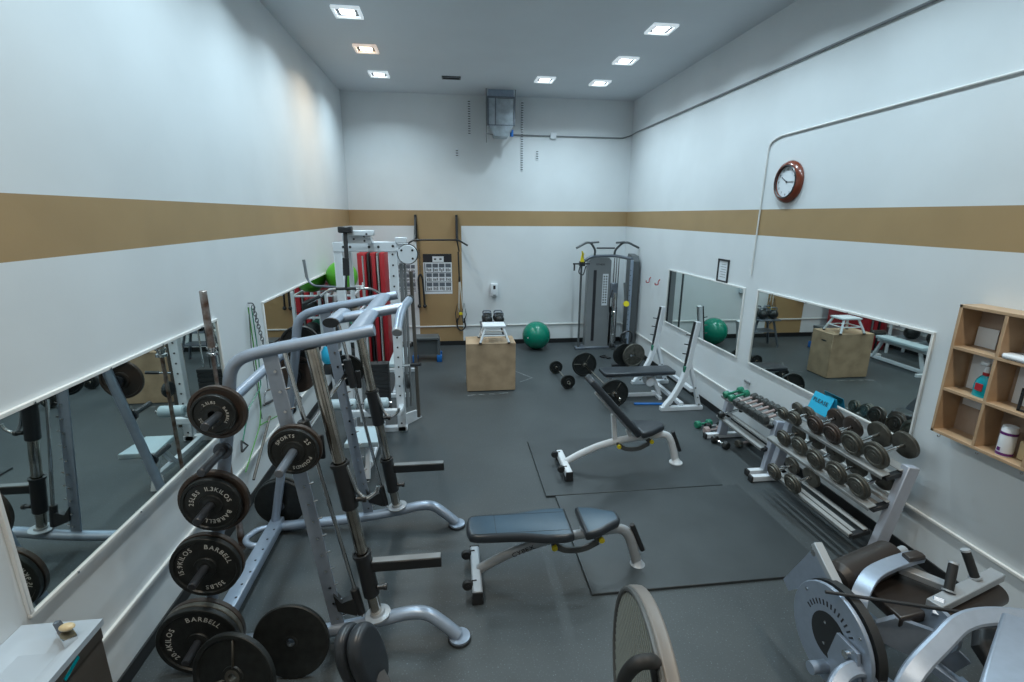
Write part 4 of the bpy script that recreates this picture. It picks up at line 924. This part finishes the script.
b_ = part(MB().span((-1.2, 5.85, 2.56), (-.88, 5.93, 2.62), .006).beam((-.96, 5.9, 2.56), (-.96, 6.15, 2.46), .06, .06).span((-1.25, 5.93, 2.47), (-.93, 5.95, 2.58)), 'pulley_boom', M_WHITE, t)
holes(t, b_, [(-1.12, 5.93, 2.52), (-1.0, 5.93, 2.55), (-.96, 5.85, 2.58), (-1.0, 5.93, 2.5)], .012)
part(MB().box((-1.18, 5.8, 2.63), (.15, .10, .07), None, .01), 'boom_cap', M_PLASTIC, t)
part(MB().beam((-1.185, 5.8, 2.61), (-1.18, 5.75, 2.32), .045, .02, (0, 1, 0)).beam((-1.19, 5.75, 2.32), (-1.195, 5.74, 2.12), .07, .03, (0, 1, 0)).cyl((-1.195, 5.74, 2.12), (-1.21, 5.73, 1.99), .012, seg=8), 'pull_strap', M_PLASTIC, t)
part(MB().cyl((-.625, 6.22, .3), (-.625, 6.22, 2.42), .024, seg=12).cyl((-.585, 6.26, .3), (-.585, 6.26, 2.42), .016, seg=12), 'guide_posts', M_GREY, t)
part(MB().cyl((-.50, 6.34, .1), (-.52, 6.34, 2.1), .024, seg=12), 'rear_post', M_BROWNP, t)
p_ = part(MB().lathe([(0, 0), (.11, 0), (.115, .01), (.115, .03), (.11, .04), (0, .04)], (-.53, 6.12, 2.33), (0, -1, 0), 28), 'pulley_disc', M_WHITE, t)
holes(t, p_, [(-.47, 6.08, 2.38), (-.47, 6.08, 2.28), (-.60, 6.08, 2.38)], .014)
part(MB().lathe([(.105, 0), (.125, 0), (.125, .03), (.105, .03)], (-.53, 6.15, 2.33), (0, -1, 0), 28, True), 'pulley_rim', M_RUBBER, t)
part(MB().span((-.66, 6.12, 2.22), (-.52, 6.16, 2.46), .004).box((-.60, 6.1, 2.50), (.14, .04, .07), None, .008).beam((-.58, 6.1, 2.3), (-.66, 6.1, 2.4), .03, .03), 'pulley_bracket', M_WHITE, t)
part(MB().cyl((-.66, 6.05, .93), (-.44, 5.98, .96), .014, seg=10), 'selector_arm', M_CHROMEC, t)
part(MB().cyl((-.55, 6.02, .945), (-.42, 5.975, .965), .02, seg=10), 'arm_grip', M_PLASTIC, t)
part(MB().lathe([(0, -.02), (.09, -.02), (.1, 0), (.09, .02), (0, .02)], (-.60, 6.05, .72), (1, .2, 0), 22), 'lower_pulley', M_RUBBER, t)
t = thing('lat_bar', 'wide lat pulldown bar with angled ends hanging in front of the white machine', 'lat bar', (-1.3, 5.73, 1.88))
part(MB().tube(fillet([(-1.69, 5.7, 1.80), (-1.57, 5.72, 1.84), (-1.39, 5.73, 1.97), (-.93, 5.75, 1.97), (-.77, 5.76, 1.86), (-.73, 5.76, 1.83)], .06), .014, 10), 'bar', M_CHROMEC, t)
part(MB().cyl((-1.695, 5.699, 1.799), (-1.50, 5.725, 1.89), .019, seg=10).cyl((-1.32, 5.735, 1.972), (-1.1, 5.745, 1.972), .018, seg=10), 'grip', M_RUBBER, t)
t = thing('curl_bar', 'thin grey bent bar hooked on the left side of the white machine', 'bar', (-1.6, 6.3, 1.93))
part(MB().tube(fillet([(-1.82, 6.35, 2.22), (-1.80, 6.35, 2.0), (-1.72, 6.3, 1.93), (-1.36, 6.2, 1.92)], .06), .014, 10), 'bar', M_STEELD, t)
part(MB().cyl((-1.82, 6.35, 2.25), (-1.803, 6.35, 2.03), .018, seg=10), 'grip', M_GREY, t)

# ball rack, balls and mats in the far left corner
t = thing('storage_rack', 'white tubular storage rack against the left wall behind the pulley machine', 'rack', (-1.78, 8.42, 0))
for x in (-1.98, -1.58):
    for y in (7.9, 8.95): part(MB().beam((x, y, 0), (x, y, 1.62), .045, .045), 'post', M_WHITE, t)
for z in (.35, .8, 1.2, 1.55):
    part(MB().beam((-1.98, 7.9, z), (-1.98, 8.95, z), .03, .03).beam((-1.58, 7.9, z), (-1.58, 8.95, z), .03, .03).beam((-1.98, 7.9, z), (-1.58, 7.9, z), .03, .03).beam((-1.98, 8.95, z), (-1.58, 8.95, z), .03, .03).beam((-1.98, 8.42, z), (-1.58, 8.42, z), .03, .03), 'shelf_frame', M_WHITE, t)
for (x, y, r, lb) in ((-1.785, 8.22, .25, 'lime green exercise ball on top of the white storage rack'),):
    b_ = MB(); b_.lathe([(r * math.sin(PI * i / 28), r - r * math.cos(PI * i / 28)) for i in range(29)], (x, y, 1.565), (0, 0, 1), 32)
    single(b_, 'stability_ball', M_LIME, lb, 'exercise ball', (x, y, 1.565), None)
for i, (y, z, r, m) in enumerate(((8.08, 1.2, .13, M_IRON), (8.4, 1.2, .13, M_RED), (8.75, 1.2, .12, M_IRON), (8.08, .8, .14, M_IRON), (8.42, .8, .13, M_GREEND), (8.75, .8, .14, M_IRON), (8.15, .35, .14, M_IRON), (8.65, .35, .14, M_IRON))):
    b_ = MB(); b_.ball((-1.78, y, z + .015 + r), r, 20)
    nm = {M_IRON: 'black', M_RED: 'red', M_GREEND: 'dark green'}[m]
    single(b_, 'medicine_ball', m, '%s medicine ball, %s on the %s shelf of the storage rack' % (nm, ['nearest', 'middle', 'farthest', 'nearest', 'middle', 'farthest', 'nearest', 'farthest'][i], {1.2: 'upper', .8: 'middle', .35: 'lower'}[z]), 'medicine ball', (-1.78, y, z + .015), 'medicine balls on the storage rack')
for i, (x0, x1, m, lb) in enumerate(((-1.70, -1.55, M_RED, 'red upright mat nearest the left wall'), (-1.53, -1.49, M_PLASTIC, 'thin black upright mat between the red mats'), (-1.47, -1.38, M_RED, 'middle red upright mat behind the white machine'),
                                 (-1.36, -1.33, M_GREY, 'thin grey upright mat among the red mats'), (-1.31, -1.22, M_RED, 'red upright mat nearest the room'))):
    tt = thing('gym_mat', lb, 'mat', ((x0 + x1) / 2, 9.7, 0), group='upright mats in the far left corner')
    part(MB().span((x0, 9.15, .0), (x1, 10.3, 2.12), .015), 'cover', m, tt)
    part(MB().span((x0 - .002, 9.148, 1.05), (x1 + .002, 10.302, 1.06)), 'seam', M_LETTERD, tt)
# leg press style bench
t = thing('decline_bench', 'long white framed bench with pale pad behind the pulley machine', 'bench', (-.9, 8.0, 0))
part(MB().pad([(-.13, -.5), (.13, -.5), (.13, .5), (-.13, .5)], (-.90, 7.95, .50), (1, 0, 0), (0, 1, 0), .06, .015), 'pad', M_PALEV, t)
part(MB().beam((-.9, 7.35, .43), (-.9, 8.5, .43), .06, .06).beam((-.95, 7.45, .05), (-.95, 8.7, .05), .06, .06).beam((-.93, 7.5, .05), (-.9, 7.6, .43), .05, .05).beam((-.93, 8.6, .05), (-.9, 8.4, .43), .05, .05).beam((-1.2, 7.4, .03), (-.7, 7.4, .03), .06, .06).beam((-1.2, 8.7, .03), (-.7, 8.7, .03), .06, .06), 'frame', M_WHITE, t)
part(MB().cyl((-1.05, 8.55, .55), (-.75, 8.55, .55), .06, seg=16, bev=.012), 'roller_pad', M_BROWNV, t)

# ------------------------------------------------------------ left wall: chain, tubes, stick
t = thing('hanging_chain', 'short dark chain hanging on the left wall between the mirrors', 'chain', (WL, 5.14, 1.9))
f = MB()
for k in range(12):
    c = V((WL + .035, 5.13 + .012 * k, 1.88 - k * .036))
    f.tube([c + (V((0, math.cos(a) * .016, math.sin(a) * .026)) if k % 2 else V((math.cos(a) * .016, 0, math.sin(a) * .026))) for a in [2 * PI * i / 8 for i in range(8)]], .0045, 5, True)
part(f, 'links', M_GREYD, t)
part(MB().tube(fillet([(WL, 5.1, 1.93), (WL + .05, 5.1, 1.93), (WL + .05, 5.12, 1.87)], .02), .006, 6), 'hook', M_GREYD, t)
def walltube(pts, m, r, lb, nm='resistance_tube', cat='resistance tube', hd=None, grp=None):
    t = thing(nm, lb, cat, (WL, pts[0][0], pts[0][1]), group=grp)
    part(MB().tube(fillet([(WL + .03, a, b) for a, b in pts], .04), r, 8), 'tube', m, t)
    if hd: part(MB().tube(fillet([(WL + .03, hd[0], hd[1]), (WL + .05, hd[0] - .07, hd[1] - .08), (WL + .05, hd[0] + .07, hd[1] - .08)], .02), .010, 8, True), 'handle', M_PLASTIC, t)
walltube([(5.02, 1.90), (5.03, 1.46), (5.02, .87), (4.93, .68), (4.47, .40)], M_TUBEG, .006, 'green tube hanging down the left wall and bending toward the camera')
walltube([(5.10, 1.88), (5.12, 1.40), (5.08, 1.05), (4.72, .95), (4.50, .70)], M_GREEND, .006, 'darker green tube running diagonally on the left wall', hd=(4.48, .72))
walltube([(4.93, .68), (5.48, .56)], M_TUBEG, .006, 'short green tube crossing to the right below the chain', hd=None)
walltube([(5.03, 1.90), (4.97, 1.5), (5.0, .72)], M_GREYD, .005, 'thin black cord hanging on the left wall', 'cord', 'cord')
t = thing('row_attachment', 'chrome and black d-shaped pull attachment hanging low on the left wall', 'cable attachment', (WL, 5.25, .9))
part(MB().tube(fillet([(WL + .03, 5.10, .84), (WL + .04, 5.13, .98), (WL + .04, 5.37, .92), (WL + .03, 5.40, .78)], .06), .010, 8), 'bow', M_CHROMEC, t)
part(MB().cyl((WL + .03, 5.10, .84), (WL + .03, 5.40, .78), .014, seg=10), 'grip', M_PLASTIC, t)
part(MB().cyl((WL + .03, 5.25, .95), (WL + .03, 5.25, 1.15), .008, seg=8), 'strap', M_CHROMEC, t)
single(MB().cyl((WL + .03, 5.21, .66), (WL + .08, 4.5, .30), .013, seg=10), 'wooden_stick', M_BROWNP, 'dark brown stick leaning against the lower left wall', 'stick', (WL + .05, 4.85, .48))
t = thing('resistance_band_handle', 'bright blue foam resistance band handle hanging behind the smith machine posts', 'resistance band handle', (-1.55, 6.0, 1.0))  # blue foam handle of a resistance band
part(MB().lathe([(0, 0), (.05, .01), (.075, .06), (.07, .16), (.035, .22), (0, .23)], (-1.55, 6.0, 1.0), (0, 0, 1), 18), 'foam', M_CYAN, t)
part(MB().lathe([(0, 0), (.07, 0), (.08, .05), (.05, .12), (0, .12)], (-1.55, 6.0, .88), (0, 0, 1), 18).cyl((-1.55, 6.0, 1.2), (-1.55, 6.0, 1.5), .012, seg=8).cyl((-1.55, 6.0, 1.5), (-1.36, 6.14, 1.52), .012, seg=8), 'holder', M_PLASTIC, t)

# ------------------------------------------------------------ drinking fountain
t = thing('drinking_fountain', 'stainless drinking fountain with brown sides at the lower left', 'drinking fountain', (-1.87, 1.85, .45))
fx0, fx1, fy0, fy1, fz = WL, -1.69, 1.45, 2.13, .93
part(MB().span((fx0, fy0 + .01, .40), (fx1 - .01, fy1 - .01, fz - .085), .01).span((fx1 - .02, fy0 + .01, fz - .1), (fx1 - .01, fy1 - .01, fz - .03)), 'cabinet', M_BROWNP, t)
f = MB()
outer = [(fx0 + .002, fy0), (fx1, fy0), (fx1, fy1), (fx0 + .002, fy1)]
ins = [(.035, 0), (.06, -.012), (.11, -.04), (.15, -.06)]
rings = [[(x, y, fz - .03) for x, y in outer], [(x, y, fz) for x, y in outer]]
cx, cy = (fx0 + fx1) / 2, (fy0 + fy1) / 2
for d, dz in ins:
    rings.append([(x + (d if x < cx else -d), y + (d * 1.2 if y < cy else -d * 1.6), fz + dz) for x, y in outer])
vs = [p for r in rings for p in r]; m4 = len(rings)
f.add(vs, [(a * 4 + i, a * 4 + (i + 1) % 4, (a + 1) * 4 + (i + 1) % 4, (a + 1) * 4 + i) for a in range(m4 - 1) for i in range(4)] + [tuple((m4 - 1) * 4 + i for i in range(4)), (3, 2, 1, 0)])
bs = part(f, 'basin', M_STAIN, t)
f = MB(); [f.cyl((-1.87 + .02 * k, 1.84 + .02 * k, fz - .0595), (-1.87 + .02 * k, 1.84 + .02 * k, fz - .058), .006, seg=8) for k in range(-1, 2)]
part(f, 'drain_holes', M_LETTERD, bs)
bb = part(MB().prism([(-.05, 0), (.05, 0), (.045, .035), (-.02, .05), (-.05, .03)], (-1.775, 2.03, fz - .012), (.6, -.5, 0), (0, 0, 1), .05), 'bubbler_body', M_CHROMEC, t)
part(MB().ball((-1.765, 2.03, fz + .058), .022, 16, (1.5, 1, .7)), 'mouth_guard', M_CREAM, bb)
part(MB().prism([(0, 0), (.03, 0), (.01, .06), (-.01, .06)], (-1.81, 2.04, fz + .02), (1, .2, 0), (0, 0, 1), .02), 'spout', M_STEELD, bb)
part(MB().beam((fx1 - .008, 1.88, .85), (fx1 - .008, 1.97, .88), .004, .02, (0, 0, 1), .001), 'badge', M_TEAL, t)

# ------------------------------------------------------------ leg machine, lower right
t = thing('leg_curl_machine', 'silver leg curl machine with round cam and dark rollers, lower right', 'exercise machine', (2.6, 2.1, 0))
def ringprism(mb, c, r, ri, th, n=36, cut=None):
    mb.lathe([(ri, -th / 2), (r, -th / 2), (r, th / 2), (ri, th / 2)], c, (1, 0, 0), n, True)
cam = part(MB().lathe([(.115, -.012), (.285, -.012), (.29, -.006), (.29, .006), (.285, .012), (.115, .012)], (2.09, 2.02, .49), (1, 0, 0), 44, True), 'cam_disc', M_STEEL, t)
part(MB().cyl((2.075, 2.02, .49), (2.11, 2.02, .49), .13, seg=30), 'cam_hub', M_PLASTIC, cam)
part(MB().lathe([(.262, 0), (.296, 0), (.296, .05), (.262, .05)], (2.115, 2.02, .49), (1, 0, 0), 44, True), 'cam_belt', M_RUBBER, cam)
f = MB()
for k in range(14):
    a = math.radians(20 + k * 9); c = V((2.077, 2.02 + math.cos(a) * .165, .49 + math.sin(a) * .165)); f.beam(c, c + V((0, math.cos(a) * .03, math.sin(a) * .03)), .008, .003, (1, 0, 0), 0)
part(f, 'range_slots', M_LETTERD, cam, flat=True)
for a, r in ((.6, .25), (2.4, .25), (3.3, .25), (4.2, .25), (1.0, .07), (3, .07), (5, .07)): part(MB().cyl((2.078, 2.02 + math.cos(a) * r, .49 + math.sin(a) * r), (2.073, 2.02 + math.cos(a) * r, .49 + math.sin(a) * r), .009, seg=8), 'cam_bolt', M_CHROMEC, cam)
part(MB().prism([(2.30, .87), (2.05, .71), (2.10, .64), (2.24, .62), (2.29, .46), (2.36, .44), (2.35, .52), (2.44, .42), (2.50, .46), (2.36, .74)], (2.15, 0, 0), (0, 1, 0), (0, 0, 1), .012), 'side_gusset', M_STEEL, t)
part(MB().beam((2.17, 2.32, .87), (2.17, 2.03, .67), .04, .055, (1, 0, 0)), 'lever_arm', M_SILVER, t)
part(MB().cyl((2.16, 2.30, .82), (2.14, 2.30, .82), .02, seg=10), 'pivot_bolt', M_CHROMEC, t)
part(MB().cyl((2.25, 2.21, .69), (2.76, 2.36, .70), .10, seg=28, bev=.035), 'roller_pad', M_BROWNV, t)
part(MB().cyl((2.16, 2.185, .69), (2.88, 2.395, .70), .03, seg=14), 'roller_axle', M_SILVER, t)
part(MB().prism([(0, 0), (.10, -.02), (.16, .12), (.12, .26), (-.02, .27), (-.05, .1)], (2.06, 1.93, .32), (0, -1, .1), (0, 0, 1), .02), 'crank_plate', M_STEEL, t)
part(MB().cyl((2.03, 1.86, .54), (2.1, 1.86, .54), .022, seg=12), 'crank_pin', M_CHROMEC, t)
part(MB().cyl((1.98, 2.0, .30), (2.08, 2.0, .30), .035, seg=14), 'cross_tube', M_STEEL, t)
f = MB(); f.rtube(spline([(2.22, 2.02, .66), (2.27, 2.06, .74), (2.38, 2.12, .79), (2.54, 2.17, .80), (2.72, 2.22, .79), (2.80, 2.24, .78)], 5), .085, .03, (0, 0, 1))
part(f, 'curved_arm', M_STEEL, t)
part(MB().pad([(-.06, -.03), (.06, -.03), (.07, 0), (.05, .035), (-.05, .03)], (2.72, 2.2, .82), (1, .1, 0), (0, 1, 0), .035, .012), 'adjuster_grip', M_BROWNV, t)
part(MB().pad([(-.22, -.15), (.22, -.15), (.22, .15), (-.22, .15)], (2.66, 2.13, .60), (1, .12, 0), (0, 1, 0), .07, .02), 'seat_pad', M_BROWNV, t)
part(MB().beam((2.68, 2.23, .72), (2.84, 2.08, .70), .07, .04), 'link_bar', M_SILVER, t)
part(MB().prism([(0, 0), (.38, -.14), (.46, -.02), (.30, .12), (.08, .16), (0, .1)], (2.36, 2.02, .46), (.85, -.4, 0), (0, 0, 1), .03), 'side_frame', M_STEEL, t)
sl = part(MB().cyl((2.615, 1.90, .60), (2.64, 1.90, .60), .115, seg=26).beam((2.62, 1.92, .66), (2.68, 1.98, .72), .05, .05), 'slotted_plate', M_STEEL, t)
f = MB()
for k in range(7):
    a = math.radians(-150 + k * 18); c = V((2.613, 1.90 + math.cos(a) * .075, .60 + math.sin(a) * .075)); f.beam(c, c + V((0, math.cos(a) * .03, math.sin(a) * .03)), .012, .003, (1, 0, 0), 0)
part(f, 'range_slots', M_LETTERD, sl, flat=True)
part(MB().beam((2.62, 1.95, .70), (3.25, 2.13, .70), .075, .05), 'handle_beam', M_SILVER, t)
for (a, b) in (((2.78, 2.015, .725), (2.84, 2.07, .86)), ((3.045, 2.09, .725), (3.01, 2.15, .87))):
    g = part(MB().cyl(a, b, .024, seg=16, bev=.004), 'hand_grip', M_RUBBER, t)
    d = (V(b) - V(a)).normalized(); part(MB().lathe([(0, 0), (.033, 0), (.033, .01), (0, .012)], a, d, 16), 'grip_collar', M_SILVER, g); part(MB().lathe([(0, 0), (.026, 0), (.024, .012), (0, .014)], b, d, 16), 'grip_end', M_SILVER, g)
part(MB().cyl((2.72, 1.97, .58), (3.27, 2.12, .58), .07, seg=26, bev=.03), 'roller_pad', M_BROWNV, t)
part(MB().beam((2.50, 2.30, .38), (2.68, 1.60, .38), .06, .05).beam((2.45, 2.36, .04), (2.75, 1.5, .04), .08, .07).beam((2.52, 2.24, .05), (2.52, 2.24, .4), .06, .06).beam((2.45, 2.36, .04), (3.0, 2.42, .04), .07, .07).beam((2.66, 1.75, .05), (2.66, 1.75, .4), .06, .06), 'base_frame', M_STEEL, t)
part(MB().rtube(spline([(1.95, 1.48, .55), (2.1, 1.58, .70), (2.33, 1.66, .80), (2.47, 1.70, .85), (2.62, 1.70, .87), (2.80, 1.66, .87), (2.95, 1.6, .84), (3.05, 1.55, .6), (3.05, 1.55, .05)], 5), .06, .085, (0, 1, .6), .35), 'front_hoop', M_STEEL, t)
part(MB().rtube(spline([(1.80, 1.64, .30), (1.86, 1.72, .42), (1.97, 1.79, .49), (2.08, 1.80, .50), (2.15, 1.74, .47), (2.16, 1.62, .35), (2.15, 1.55, .05)], 5), .06, .075, (0, 1, .6), .35), 'front_hoop', M_STEEL, t)
part(MB().pad([(-.18, -.15), (.18, -.15), (.2, .1), (.1, .17), (-.12, .17), (-.2, .08)], (2.82, 1.66, .62), (1, 0, 0), (0, .8, .6), .08, .03), 'back_cushion', M_RUBBER, t)
part(MB().pad([(-.3, -.2), (.25, -.2), (.3, .1), (.1, .2), (-.3, .2)], (2.30, 1.22, 1.10), (.85, .53, 0), (.53, -.85, .15), .06, .025), 'thigh_shield', M_STEEL, t)
part(MB().cyl((2.0, 2.02, .80), (2.62, 1.80, .80), .0095, seg=8), 'pull_rod', M_PLASTIC, t)

# ------------------------------------------------------------ ribbed oval cover, bottom centre
t = thing('ribbed_oval_guard', 'grey oval ribbed guard with black loop handle at the bottom centre', 'exercise machine', (.6, 1.12, 0))
o = V((.545, 1.11, 1.305)); nrm = V((-1, .12, .0)).normalized(); va = nrm.cross(V((0, 1, .45))).normalized(); ua = va.cross(nrm)
# upright along the wall of the disc
N = 48; a_, b_ = .36, .36
ov = [(math.cos(2 * PI * i / N) * a_, math.sin(2 * PI * i / N) * b_) for i in range(N)]
f = MB(); f.pad(ov, o - nrm * .022, ua, va, .044, .010); sh = part(f, 'shell', M_TAUPE, t); part(MB().pad([(a * .95, b * .95) for a, b in ov], o + nrm * .0005, ua, va, .004, .001), 'back_screen', M_LETTERD, sh)
f = MB()
for k in range(-13, 14):
    y = k * .0245; L = math.sqrt(max(0, .335 ** 2 - y * y))
    f.beam(o + va * y - ua * L + nrm * .003, o + va * y + ua * L + nrm * .003, .011, .004, nrm, 0)
part(f, 'ribs', M_RIB, sh, flat=True)
part(MB().tube([o + nrm * .004 + (ua * math.cos(2 * PI * i / N) + va * math.sin(2 * PI * i / N)) * .348 for i in range(N)], .009, 8, True), 'rim', M_GREYD, sh)
c = o + nrm * .0
hp = [(.545, 1.0, 1.52), (.522, 1.0, 1.62), (.49, .975, 1.665), (.455, .975, 1.66), (.443, 1.01, 1.58), (.45, 1.04, 1.48), (.47, 1.08, 1.32), (.54, 1.1, 1.2)]
part(MB().tube(spline(hp, 5), .019, 12), 'loop_handle', M_RUBBER, t)
part(MB().beam(c - V((-.05, 0, .25)), (c.x + .05, c.y, .05), .05, .05).beam((c.x + .05, c.y - .35, .03), (c.x + .05, c.y + .3, .03), .07, .06).beam((c.x - .2, c.y, .03), (c.x + .3, c.y, .03), .07, .06), 'stand', M_STEELD, t)
part(MB().tube(spline([o + V((.05, .13, .13)), o + V((.10, .12, .05)), o + V((.12, .06, -.08)), o + V((.05, .0, -.2))], 6), .004, 6), 'wire', M_CHROMEC, t)

# ------------------------------------------------------------ foreground bench pads
t = thing('preacher_pad_bench', 'black padded bench end with stacked oval cushions at the bottom left', 'bench', (-.40, 1.75, 0))
def oval(w_, h_, n=28, p=2.4): return [(math.copysign(abs(math.cos(2 * PI * i / n)) ** (2 / p), math.cos(2 * PI * i / n)) * w_, math.copysign(abs(math.sin(2 * PI * i / n)) ** (2 / p), math.sin(2 * PI * i / n)) * h_) for i in range(n)]
nn = V((1, -.35, .25)).normalized(); uu = V((.3, .9, .1)); uu = (uu - nn * uu.dot(nn)).normalized(); vv = nn.cross(uu)
o = V((-.465, 1.95, .74))
part(MB().pad(oval(.105, .18), o - nn * .05, uu, vv, .06, .025), 'rear_cushion', M_VINYL, t)
part(MB().pad(oval(.105, .18), o + nn * .025, uu, vv, .075, .03), 'front_cushion', M_VINYL, t)
part(MB().beam(o + nn * .07 - V((0, 0, .1)), (-.16, 1.62, .45), .06, .05).beam((-.16, 1.62, .47), (-.16, 1.62, .04), .06, .06).beam((-.4, 1.6, .03), (.05, 1.6, .03), .06, .06).beam((-.16, 1.3, .03), (-.16, 1.85, .03), .06, .06), 'frame', M_PLASTIC, t)
